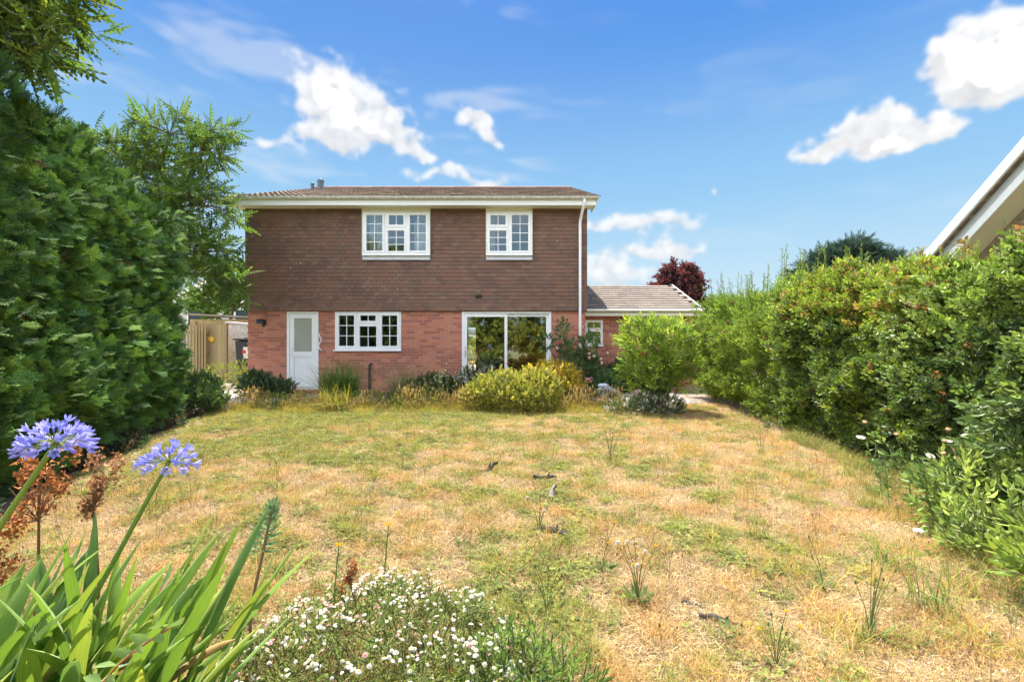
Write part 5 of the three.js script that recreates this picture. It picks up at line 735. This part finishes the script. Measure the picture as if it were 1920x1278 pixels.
// ---------------------------------------------------------------- agapanthus in the left foreground
function strap(L, W, base, az, lean, bend, twist) {      // strap leaf: starts near upright and arches over
  const n = 14, p = [], idx = [], uv = []; let pos = base.clone(), el = Math.PI / 2 - lean; const hd = V(Math.cos(az), 0, Math.sin(az));
  for (let k = 0; k <= n; k++) {
    const t = k / n, dir = hd.clone().multiplyScalar(Math.cos(el)).add(V(0, Math.sin(el), 0)), tw = twist * t, sd = V(-hd.z, 0, hd.x), up = sd.clone().cross(dir), s2 = sd.clone().multiplyScalar(Math.cos(tw)).addScaledVector(up, Math.sin(tw)), u2 = s2.clone().cross(dir);
    const w = W * .5 * (0.72 + .5 * Math.sin(Math.PI * Math.min(1, t * .85 + .1))) * (t > .86 ? Math.sqrt(Math.max(0.02, (1 - t) / .14)) : 1), f = w * .42;
    for (const q of [-1, -.5, 0, .5, 1]) { const z = f * (q * q) ; p.push(pos.x + s2.x * w * q - u2.x * z, pos.y + s2.y * w * q - u2.y * z, pos.z + s2.z * w * q - u2.z * z); uv.push(q * .5 + .5, t); }
    pos.addScaledVector(dir, L / n); el -= bend * (0.25 + 1.9 * t * t) / n;
  }
  for (let k = 0; k < n; k++) for (let s = 0; s < 4; s++) { const a = k * 5 + s; idx.push(a, a + 1, a + 5, a + 1, a + 6, a + 5); }
  const g = new THREE.BufferGeometry(); g.setAttribute('position', new THREE.Float32BufferAttribute(p, 3)); g.setAttribute('uv', new THREE.Float32BufferAttribute(uv, 2)); g.setIndex(idx); g.computeVertexNormals(); return g;
}
const veins = tex(128, 256, (x, y) => { const k = 0.86 + 0.10 * Math.sin(x / 128 * TAU * 9) + .16 * fbm2(x * .05, y * .012, 3); return [k, k, k * .9]; });
const strapMats = [[0.22, 0.37, 0.045], [0.17, 0.31, 0.045], [0.29, 0.43, 0.05], [0.13, 0.26, 0.05], [0.38, 0.48, 0.06]].map((c) => leafC(c, 0.32, { map: veins, clearcoat: 0.35, clearcoatRoughness: 0.4 })), deadStrap = leafC([.45, .30, .12], .3, { map: veins });
function floret(open) {                                  // trumpet with six tepals
  const b = new Bake(), L = .038; b.add(tube([V(0, 0, 0), V(0, L * .55, 0)], .0028, .005, 7), I4, [.75, .75, .95]);
  if (open < .2) { b.add(new THREE.SphereGeometry(1, 8, 6), TRS(0, L * .75, 0, 0, 0, 0, .0058, .018, .0058), [.85, .85, 1]); return b.build(); }
  const lf = leaf(.034, .0125, .25, -.25 * open, .55); for (let k = 0; k < 6; k++) { const a = k / 6 * TAU, t = .32 + .62 * open, d = V(Math.sin(t) * Math.cos(a), Math.cos(t), Math.sin(t) * Math.sin(a)); const x = V(-Math.sin(a), 0, Math.cos(a)), z = x.clone().cross(d); b.add(lf, M4().compose(V(.004 * Math.cos(a), L * .52, .004 * Math.sin(a)), Q().setFromRotationMatrix(M4().makeBasis(x, d, z)), V(1, 1, 1)), k % 2 ? [1, 1, 1] : [1.15, 1.12, 1.05]); }
  for (let k = 0; k < 4; k++) b.add(tube([V(0, L * .5, 0), V(.006 * Math.cos(k * 1.6), L * 1.15, .006 * Math.sin(k * 1.6))], .0007, .0009, 3), I4, [1.2, 1.1, .9]);
  return b.build();
}
const florets = [1, .75, .5, .1].map(floret), agaBlue = leafMat(.35, { vertexColors: true, color: new THREE.Color().setRGB(.25, .27, .74) }), agaPale = leafMat(.35, { vertexColors: true, color: new THREE.Color().setRGB(.36, .37, .83) });
{
  const clumps = [['agapanthus clump of broad green strap leaves at the bottom left corner', -1.55, -1.22, 78, 501, .35], ['agapanthus clump with leaves arching right towards the daisy mound', -1.2, -1.42, 92, 502, .5]];
  for (const [label, x, z, n, seed, push] of clumps) {
    const T = thing('agapanthus', label, 'agapanthus', x, 0, z, 'agapanthus plants in the left foreground'), r = rng(seed);
    for (let k = 0; k < n; k++) { const right = r() < push, az = right ? (r() - .5) * 1.9 : r() * TAU, b = V((r() - .5) * .4, .02, (r() - .5) * .3), L = .56 + .36 * r(), lean = .10 + (right ? .62 : .5) * r(), m = part('leaf', strap(L, .031 + .015 * r(), b, az, lean, .3 + 1.3 * r() * r(), (r() - .5) * 1.8), r() < .05 ? deadStrap : strapMats[Math.floor(r() * 5)], T); }
  }
  for (const [label, hx, hy, hz, bx, bz, R, seed, dense] of [['larger blue agapanthus head, furthest left, on a thick stem', -1.165, 1.135, -1.25, -1.62, -1.12, .068, 511, 44], ['smaller looser blue agapanthus head on a leaning stem', -1.05, 1.03, -1.5, -1.42, -1.42, .062, 512, 30]]) {
    const T = thing('agapanthus_flower', label, 'flower', bx, 0, bz, 'blue agapanthus flower heads'), r = rng(seed), top = V(hx - bx, hy, hz - bz), st = part('flower_stem', tube(curve([V(0, 0, 0), V(top.x * .28, hy * .45, top.z * .3), V(top.x * .72, hy * .8, top.z * .75), top], 14), .0085, .006, 8), leafC([.14, .22, .04], .15), T), pd = new Bake();
    for (let k = 0; k < dense; k++) { const t = (k + .5) / dense, ph = k * 2.39996, ct = 1 - 1.15 * t, sn = Math.sqrt(Math.max(0, 1 - ct * ct)), d = V(sn * Math.cos(ph), ct * .7 + .16 * (r() - .5), sn * Math.sin(ph)).normalize(), l = R * (.62 + .3 * r()) * (.75 + .25 * sn), e = top.clone().addScaledVector(d, l); e.y -= l * .12 * sn; pd.add(tube([top, top.clone().lerp(e, .5).add(V(0, .006, 0)), e], .0014, .0011, 4), I4);
      const f = part('floret', florets[r() < .16 ? 3 : Math.floor(r() * 3)], r() < .5 ? agaBlue : agaPale, st); f.position.copy(e); f.quaternion.copy(alignY(d.clone().add(V(0, -.15 * sn, 0)).normalize(), r() * 6)); f.scale.setScalar(.54 + .22 * r()); }
    part('pedicels', pd.build(), leafC([.22, .28, .08], .2), st).userData.kind = 'stuff';
  }
}
// dead brown flower heads
function deadHead(label, x, y, z, bx, bz, R, n, seed, col) {
  const T = thing('dead_flower', label, 'dead flower', bx, 0, bz, 'dried brown flower heads in the left foreground'), r = rng(seed), list = [], st = new Bake(), top = V(x - bx, y, z - bz);
  st.add(tube(curve([V(0, 0, 0), V(top.x * .6 + .03, y * .5, top.z * .5), top.clone().add(V(0, -R, 0)), top], 10), .006, .003, 6), I4);
  for (let k = 0; k < 22; k++) { const d = unit(r), e = top.clone().add(V(d.x * R * .8, d.y * R * 1.1, d.z * R * .8)); st.add(tube([top.clone().add(V(0, -R * .9, 0)), e], .0022, .001, 4), I4); }
  const sub = []; for (let k = 0; k < 9; k++) sub.push([(k / 8 - .5) * R * 1.3 + (r() - .5) * R * .9, (k / 8 - .45) * R * 2.6 + (r() - .5) * R * .6, (r() - .5) * R * 1.1, R * (.28 + .3 * r())]);
  for (let k = 0; k < n; k++) { const d = unit(r), q = Math.pow(r(), .6), sb = sub[k % 9]; list.push([top.clone().add(V(sb[0] + d.x * sb[3] * q, sb[1] + d.y * sb[3] * 1.2 * q, sb[2] + d.z * sb[3] * q)), unit(r), .6 + .7 * r(), pick(col, r)]); }
  part('stem', st.build(), std([.16, .08, .04], .9), T); foliage(T, 'dry_petals', [leafLite(.016, .012, .5, .5), leafLite(.02, .008, .7, .6)], leafMat(.3), list);
}
const rustC = [[.42, .16, .045], [.34, .12, .035], [.50, .22, .07], [.26, .09, .03]], tanC = [[.36, .17, .07], [.28, .12, .05], [.44, .24, .11]];
deadHead('large rust brown dried flower head behind the left agapanthus stem', -1.66, .86, -1.72, -1.8, -1.75, .10, 620, 521, rustC); deadHead('upright tan brown dried flower head right of the rust one', -1.52, .86, -1.78, -1.62, -1.85, .07, 420, 522, tanC); deadHead('low brown dried flower head above the corner leaves', -1.72, .62, -1.62, -1.85, -1.7, .085, 360, 523, rustC); deadHead('small orange brown dried spike by the yellow weeds', -.73, .34, -2.22, -.75, -2.25, .045, 150, 524, rustC);
{ // spurge stem with a whorl of blue-green leaves
  const T = thing('spurge', 'bare stem topped by a whorl of blue green leaves', 'plant', -1.02, 0, -1.95), r = rng(530); part('stem', tube(curve([V(0, 0, 0), V(-.02, .3, 0), V(.02, .55, -.02), V(.05, .72, -.03)], 10), .007, .005, 7), std([.22, .13, .08], .9), T);
  for (let k = 0; k < 46; k++) { const t = k / 46, p = V(.01 + .05 * t, .56 + .17 * t, -.02 - .01 * t), tl = 1.75 - 1.45 * t + .2 * (r() - .5), a = k * 2.4, m = part('leaf', leaf(.075 - .02 * t, .014, .3, .12), leafC([.13 + .04 * r(), .22 + .05 * r(), .11], .3), T); m.position.copy(p); m.quaternion.copy(alignY(V(Math.sin(tl) * Math.cos(a), Math.cos(tl), Math.sin(tl) * Math.sin(a)), r())); } }
{ // bramble shoot across the leaves
  const T = thing('bramble_shoot', 'red stemmed bramble shoot crossing in front of the strap leaves', 'plant', -.95, 0, -1.12), r = rng(533), pts = curve([V(.12, .28, 0), V(.2, .50, .02), V(.3, .66, 0), V(.42, .74, -.05)].map((v) => v.add(V(-.25, 0, 0))), 12); part('stem', tube([V(-.2, 0, .02), ...pts], .0042, .0022, 6), std([.28, .07, .05], .8), T);
  for (let k = 1; k < 12; k++) for (const s of [-1, 1]) { const m = part('leaf', leaf(.038 + .014 * r(), .024, .2, .2), leafC([.16, .26, .07], .4), T); m.position.copy(pts[k]); m.quaternion.copy(alignY(V(s * .8, .3 + .4 * (r() - .5), .4 * (r() - .3)).normalize(), r() * 3)); } }
// ---------------------------------------------------------------- daisy mound
function daisyGeo(seed, cup) {
  const r = rng(seed), b = new Bake(), n = 17, lf = leafLite(.0098, .0026, .15, cup); for (let k = 0; k < n; k++) { const a = k / n * TAU + .1 * r(), x = V(-Math.sin(a), 0, Math.cos(a)), d = V(Math.cos(a), .12 - cup * .3, Math.sin(a)).normalize(), z = x.clone().cross(d), q = .95 + .1 * r(); b.add(lf, M4().compose(V(.0025 * Math.cos(a), 0, .0025 * Math.sin(a)), Q().setFromRotationMatrix(M4().makeBasis(x, d, z)), V(1, 1, 1)), [.82 * q, .8 * q, .8 * q]); }
  b.add(new THREE.SphereGeometry(.0042, 7, 4, 0, TAU, 0, 1.6), TRS(0, .0006, 0, 0, 0, 0, 1, .55, 1), [.75, .48, .03]); return b.build();
}
{
  const T = thing('daisy_mound', 'low mound of small white daisies in the front of the lawn', 'daisies', -.55, 0, -1.95), r = rng(540), list = [], gs = [1, 2, 3].map((k) => daisyGeo(540 + k, k * .25)), wm = leafMat(.25, { vertexColors: true }), pm = leafMat(.25, { vertexColors: true, color: new THREE.Color().setRGB(.85, .45, .52) }), st = new Bake();
  const top = (x, z) => { const q = (x * x) / .42 + (z * z) / .40; return (.22 * Math.max(0, 1 - q) + .06) * (1 + .4 * n2(x * 4, z * 4)) + .02; };
  const inside = () => { for (;;) { const x = (r() - .5) * 1.3, z = (r() - .5) * 1.25; if ((x * x) / .42 + (z * z) / .4 < 1) return [x, z]; } };
  for (let k = 0; k < 2300; k++) { const [x, z] = inside(), h = top(x, z); list.push([V(x, h * Math.pow(r(), .5), z), V(x * .6, .7, z * .6).addScaledVector(unit(r), .9).normalize(), .6 + .6 * r(), pick([[.21, .30, .06], [.27, .36, .07], [.17, .25, .05], [.38, .40, .12]], r)]); }
  foliage(T, 'foliage', [1, 2, 3].map((s) => sprig(550 + s, 10, .026, .006, .07, { lite: true })), LEAF, list);
  for (let k = 0; k < 295; k++) { let [x, z] = inside(); if (k % 3 === 0) { x = .1 + x * .8; z = -.1 + z; } const h = top(x, z) + .02 + .035 * r(), m = part('daisy', gs[k % 3], r() < .14 ? pm : wm, T); m.position.set(x, h, z); m.quaternion.copy(alignY(V(x * .5, 1, z * .3 + .1).addScaledVector(unit(r), .45).normalize(), r() * 6)); m.scale.setScalar(.62 + .42 * r()); st.add(tube([V(x * .92, h - .11, z * .92), V(x, h - .001, z)], .0009, .0008, 3), I4); }
  const more = []; for (let k = 0; k < 520; k++) { let [x, z] = inside(); const h = top(x, z) + .01 + .05 * r(); more.push([V(x, h, z), V(x * .5, 1, z * .3 + .1).addScaledVector(unit(r), .5).normalize(), .5 + .35 * r(), r() < .15 ? [.9, .55, .6] : [1, 1, 1]]); } foliage(T, 'daisies', gs, wm, more);
  part('flower_stalks', st.build(), M.greenTwig, T).userData.kind = 'stuff';
}
shrub('leafy_weed', 'fresh green upright weeds right of the daisy mound', 'weed', .02, -1.9, [[0, .08, 0, .16, .12, .14], [.16, .06, .06, .12, .1, .1]], [1, 2].map((s) => sprig(560 + s, 9, .045, .012, .09, {})), LEAF, 120, [[.17, .29, .04], [.13, .23, .04]], { seed: 561, stems: 3, stemR: .004, stemMat: M.greenTwig });
// ---------------------------------------------------------------- weeds and sticks in the lawn
const headY = new Bake(); { const lf = leafLite(.013, .004, .1, -.2); for (let k = 0; k < 22; k++) { const a = k * 2.4, t = .5 + .6 * (k / 22); headY.add(lf, put(V(0, 0, 0), V(Math.sin(t) * Math.cos(a), Math.cos(t), Math.sin(t) * Math.sin(a)), 0, 1)); } } const yellowG = headY.build(), yellowM = leafC([.80, .50, .012], .25);
const clockG = (() => { const b = new Bake(), r = rng(570), s = leafLite(.014, .005, .2, 0); for (let k = 0; k < 120; k++) b.add(s, put(V(0, 0, 0), unit(r), r() * 6, 1)); return b.build(); })(), clockM = leafC([.75, .70, .62], .5), rosM = [[.13, .21, .045], [.16, .24, .06], [.10, .18, .05]].map((c) => leafC(c, .35)), rosG = [leaf(.13, .03, .25, .25), leaf(.11, .026, .2, .4), leaf(.15, .034, .3, .15)];
function weed(label, x, d, o = {}) {
  const T = thing('lawn_weed', label, 'weed', x, gy(x, -d), -d, 'weeds growing in the lawn'), r = rng(Math.floor((x + 9) * 1000 + d * 77)), s = o.s ?? 1;
  for (let k = 0; k < (o.leaves ?? 14); k++) { const a = k * 2.4 + r(), t = 1.0 + .45 * r(), m = part('leaf', rosG[k % 3], rosM[Math.floor(r() * 3)], T); m.position.set(0, .012, 0); m.quaternion.copy(faceOut(V(Math.sin(t) * Math.cos(a), Math.cos(t), Math.sin(t) * Math.sin(a)), r)); m.scale.setScalar(s * (.45 + .45 * r())); }
  for (let k = 0; k < (o.stalks ?? 0); k++) { const h = (o.h ?? .28) * (.6 + .5 * r()), e = V((r() - .5) * h * .8, h, (r() - .5) * h * .8), st = part('stalk', tube(curve([V(0, 0, 0), V(e.x * .35, h * .55, e.z * .35), e], 6), .0022, .0013, 4), M.greenTwig, T), kind = o.heads?.[k % o.heads.length]; if (kind) { const hd = part(kind === 'y' ? 'flower' : kind === 'c' ? 'seed_clock' : 'bud', kind === 'y' ? yellowG : kind === 'c' ? clockG : new THREE.SphereGeometry(.005, 6, 5).scale(1, 2.2, 1), kind === 'y' ? yellowM : kind === 'c' ? clockM : M.greenTwig, st); hd.position.copy(e); } }
  return T;
}
weed('dandelion plant with pale seed clocks and yellow flowers right of centre', .68, 2.65, { leaves: 18, stalks: 10, h: .30, heads: ['c', 'y', 'b', 'c', 'y', 'b', 'c'] });
weed('leafy weed with thin bare stalks at the bottom centre of lawn', .18, 2.5, { leaves: 15, stalks: 7, h: .26, heads: ['b'] }); weed('broad leaved weed just right of the daisy mound', -.12, 2.62, { leaves: 16, s: .8 }); weed('tall budded weed at the very bottom of the lawn', .12, 2.08, { leaves: 8, stalks: 9, h: .3, heads: ['b'] });
weed('weed with yellow flowers beside the short dark log', .2, 3.62, { leaves: 14, stalks: 6, h: .26, heads: ['y', 'c', 'b'] }); weed('flat weed rosette left of the short dark log', -.35, 3.4, { leaves: 14, s: .8 }); weed('flat weed rosette near the two sticks at right', 1.02, 2.32, { leaves: 16, s: .9 }); weed('cluster of yellow hawkbit at the bottom edge right', 1.12, 2.08, { leaves: 12, stalks: 7, h: .24, heads: ['y', 'b', 'y', 'b', 'b'] });
weed('budded weed with dark seed stalks in the lower right', 1.68, 2.3, { leaves: 15, stalks: 9, h: .34, heads: ['b'] }); weed('low weed rosette in the right of lawn', 1.75, 2.75, { leaves: 12, stalks: 3, heads: ['b'] }); weed('tall thin weed standing in mid lawn right of centre', 1.12, 5.6, { leaves: 10, stalks: 7, h: .5, heads: ['b'] }); weed('spindly weed before the hedge half way down the lawn', 3.05, 6.0, { leaves: 8, stalks: 4, h: .5, heads: ['b'] });
weed('small weed in the dry centre of the lawn', .55, 3.0, { leaves: 10, stalks: 3, heads: ['y'] }); weed('weed with one yellow flower near the flower bed', 1.85, 8.9, { leaves: 8, stalks: 3, h: .3, heads: ['y'] }); weed('green weed patch left of centre in lawn', -.75, 3.2, { leaves: 13, s: .8 }); weed('weed rosette near the left hedge shade', -2.2, 4.6, { leaves: 12, stalks: 3, heads: ['y'] });
for (const [label, x, d, h] of [['yellow flowered ragwort stem behind the daisies, left one', -.86, 2.35, .42], ['yellow flowered ragwort stem behind the daisies, right one', -.66, 2.5, .46]]) { const T = thing('ragwort', label, 'weed', x, 0, -d), r = rng(Math.floor(h * 1000)); const st = part('stem', tube([V(0, 0, 0), V(.01, h * .5, 0), V(.03, h, 0)], .004, .0025, 5), M.greenTwig, T); for (let k = 0; k < 26; k++) { const t = .15 + .8 * k / 26, a = k * 2.4, m = part('leaf', rosG[1], rosM[k % 3], T); m.position.set(.03 * t, h * t, 0); m.quaternion.copy(faceOut(V(Math.cos(a), .5, Math.sin(a)).normalize(), r)); m.scale.setScalar(.5 - .25 * t); } for (let k = 0; k < 3; k++) { const f = part('flower', yellowG, yellowM, T); f.position.set(.03 + .012 * (k - 1), h + .004, .012 * (k % 2)); } }
function stick(label, x, d, L0, R0, turn, tilt, mat, seed) { const L = L0 * 1.3, R = R0 * 1.3, r = rng(seed), pts = []; for (let k = 0; k <= 6; k++) pts.push(V((k / 6 - .5) * L, .05 * L * Math.sin(k * 1.3 + seed) * .6, .08 * L * (r() - .5))); const g = tube(pts, R, R * .55, 7), P = g.attributes.position; for (let k = 0; k < P.count; k++) P.setXYZ(k, P.getX(k), P.getY(k) + R * .35 * n3(P.getX(k) * 60, P.getY(k) * 60, P.getZ(k) * 60 + seed), P.getZ(k) + R * .35 * n3(P.getX(k) * 60 + 5, P.getY(k) * 60, P.getZ(k) * 60)); g.computeVertexNormals(); const T = thing('fallen_stick', label, 'stick', x, gy(x, -d) + R * .9 + .012, -d, 'pieces of wood lying on the lawn'); const m = part('wood', g, mat, T); part('snag', tube([V(L * .1, 0, 0), V(L * .18, R * 2.2, R)], R * .4, R * .15, 5), mat, T); T.rotation.y = turn; T.rotation.z = tilt; }
const darkWood = std([.07, .055, .045], .95, { map: streak, bumpMap: streak, bumpScale: .004 }), paleWood = std([.30, .26, .22], .95, { map: streak, bumpMap: streak, bumpScale: .004 });
stick('forked grey stick raised at one end, furthest up lawn', -.27, 5.2, .24, .022, .75, .3, darkWood, 1); stick('small curl of dark bark in mid lawn', .33, 4.9, .18, .02, .1, 0, darkWood, 2); stick('pale stump of wood below the curl of bark', .36, 4.35, .13, .026, 1.2, .5, paleWood, 3); stick('short charred log lying in the centre of lawn', .3, 3.52, .17, .022, -.5, 0, darkWood, 4); stick('long dark stick, front one of the pair at right', 1.03, 2.42, .15, .013, -.45, 0, darkWood, 5); stick('thin dark stick, rear one of the pair at right', .97, 2.58, .12, .008, -.6, 0, darkWood, 6);
// ---------------------------------------------------------------- perennials at the right edge
{
  const petal = leafLite(.03, .009, .15, .1), big = new Bake(); for (let k = 0; k < 18; k++) { const a = k / 18 * TAU; big.add(petal, M4().compose(V(.008 * Math.cos(a), 0, .008 * Math.sin(a)), faceOut(V(Math.cos(a), -.05, Math.sin(a)).normalize(), () => .5), V(1, 1, 1)), [.82, .82, .84]); } big.add(new THREE.SphereGeometry(.012, 8, 5), TRS(0, .001, 0, 0, 0, 0, 1, .5, 1), [.6, .4, .05]); const oxG = big.build(), dead = new Bake(); dead.add(new THREE.SphereGeometry(.017, 10, 6), TRS(0, 0, 0, 0, 0, 0, 1, .55, 1)); for (let k = 0; k < 14; k++) { const a = k / 14 * TAU; dead.add(petal, TRS(.014 * Math.cos(a), -.002, .014 * Math.sin(a), .4, -a + Math.PI / 2, 0, .6, .6, .6)); } const deadG = dead.build(), deadM = std([.42, .29, .15], .95, {}), oxM = leafMat(.25, { vertexColors: true });
  const T = thing('ox_eye_daisies', 'tall daisies, some white and some faded brown, by right hedge', 'daisies', 3.35, 0, -4.0), r = rng(580), list = [], st = new Bake();
  for (let k = 0; k < 22; k++) { const x = (r() - .35) * .75, z = (r() - .5) * .7, h = .4 + .35 * r(), e = V(x - .2 - .12 * r(), h, z + .1); st.add(tube(curve([V(x, 0, z), V(x - .04, h * .5, z), e], 6), .004, .003, 5), I4); for (let j = 0; j < 22; j++) { const t = .1 + .75 * j / 22; list.push([V(lerp(x, e.x, t * t), h * t, lerp(z, e.z, t * t)), V(0, .45, 0).add(unit(r)).normalize(), .7 + .5 * r(), pick([[.15, .25, .06], [.11, .20, .05], [.19, .29, .08]], r)]); } if (k < 15) { const m = part(k % 4 === 1 ? 'daisy' : 'faded_daisy', k % 4 === 1 ? oxG : deadG, k % 4 === 1 ? oxM : deadM, T); m.position.copy(e); m.quaternion.copy(alignY(V(-.25, 1, .35).addScaledVector(unit(r), .3).normalize(), r())); } }
  part('stem', st.build(), M.greenTwig, T).userData.kind = 'stuff'; foliage(T, 'leaves', [leaf(.085, .02, .2, .2), leaf(.07, .024, .25, .3)], LEAFP(), list);
}
function LEAFP() { return leafMat(.4); }
shrub('leafy_perennial', 'pale green leafy perennial spilling onto the bare earth at right', 'plant', 3.38, -3.4, [[0, .24, 0, .38, .26, .45], [-.25, .12, .3, .34, .15, .3], [.4, .38, .1, .4, .32, .4]], [1, 2, 3].map((s) => sprig(590 + s, 8, .085, .036, .14, {})), LEAF, 420, [[.24, .33, .06], [.18, .27, .05], [.30, .38, .07]], { seed: 591, stemMat: M.greenTwig, stemR: .006 });
shrub('leafy_perennial', 'lance leaved green perennial in the bottom right corner', 'plant', 3.32, -2.6, [[0, .24, 0, .38, .26, .4], [-.28, .1, .1, .28, .14, .3], [.3, .38, .1, .36, .34, .36]], [1, 2, 3].map((s) => sprig(594 + s, 9, .12, .026, .18, {})), LEAF, 300, [[.24, .34, .04], [.28, .37, .045], [.18, .27, .04]], { seed: 595, stemMat: M.greenTwig, stemR: .006 });
shrub('bramble', 'bramble with rounded leaves and dry brown twigs against the hedge', 'plant', 3.75, -3.2, [[0, .75, 0, .35, .3, .5], [.1, .5, -.4, .3, .3, .4]], oval, GLOSS, 380, [[.15, .24, .06], [.20, .28, .09], [.11, .19, .05]], { seed: 597, stems: 9 });
{ const T = thing('yarrow', 'small flat white yarrow flower at the foot of perennials', 'flower', 2.86, -.09, -3.45), r = rng(599), b = new Bake(), p = new THREE.IcosahedronGeometry(.006, 0); for (let k = 0; k < 70; k++) { const a = r() * TAU, q = Math.sqrt(r()) * .03; b.add(p, TRS(Math.cos(a) * q, .16 + .006 * r() - q * .15, Math.sin(a) * q)); } part('flower_head', b.build(), std([.8, .8, .76], .9), T); part('stem', tube([V(0, 0, 0), V(0, .16, 0)], .003, .003, 5), M.greenTwig, T); }
scene.traverse((o)=>{if(o.isMesh){o.castShadow=o.receiveShadow=true;}});renderer.render(scene, camera);
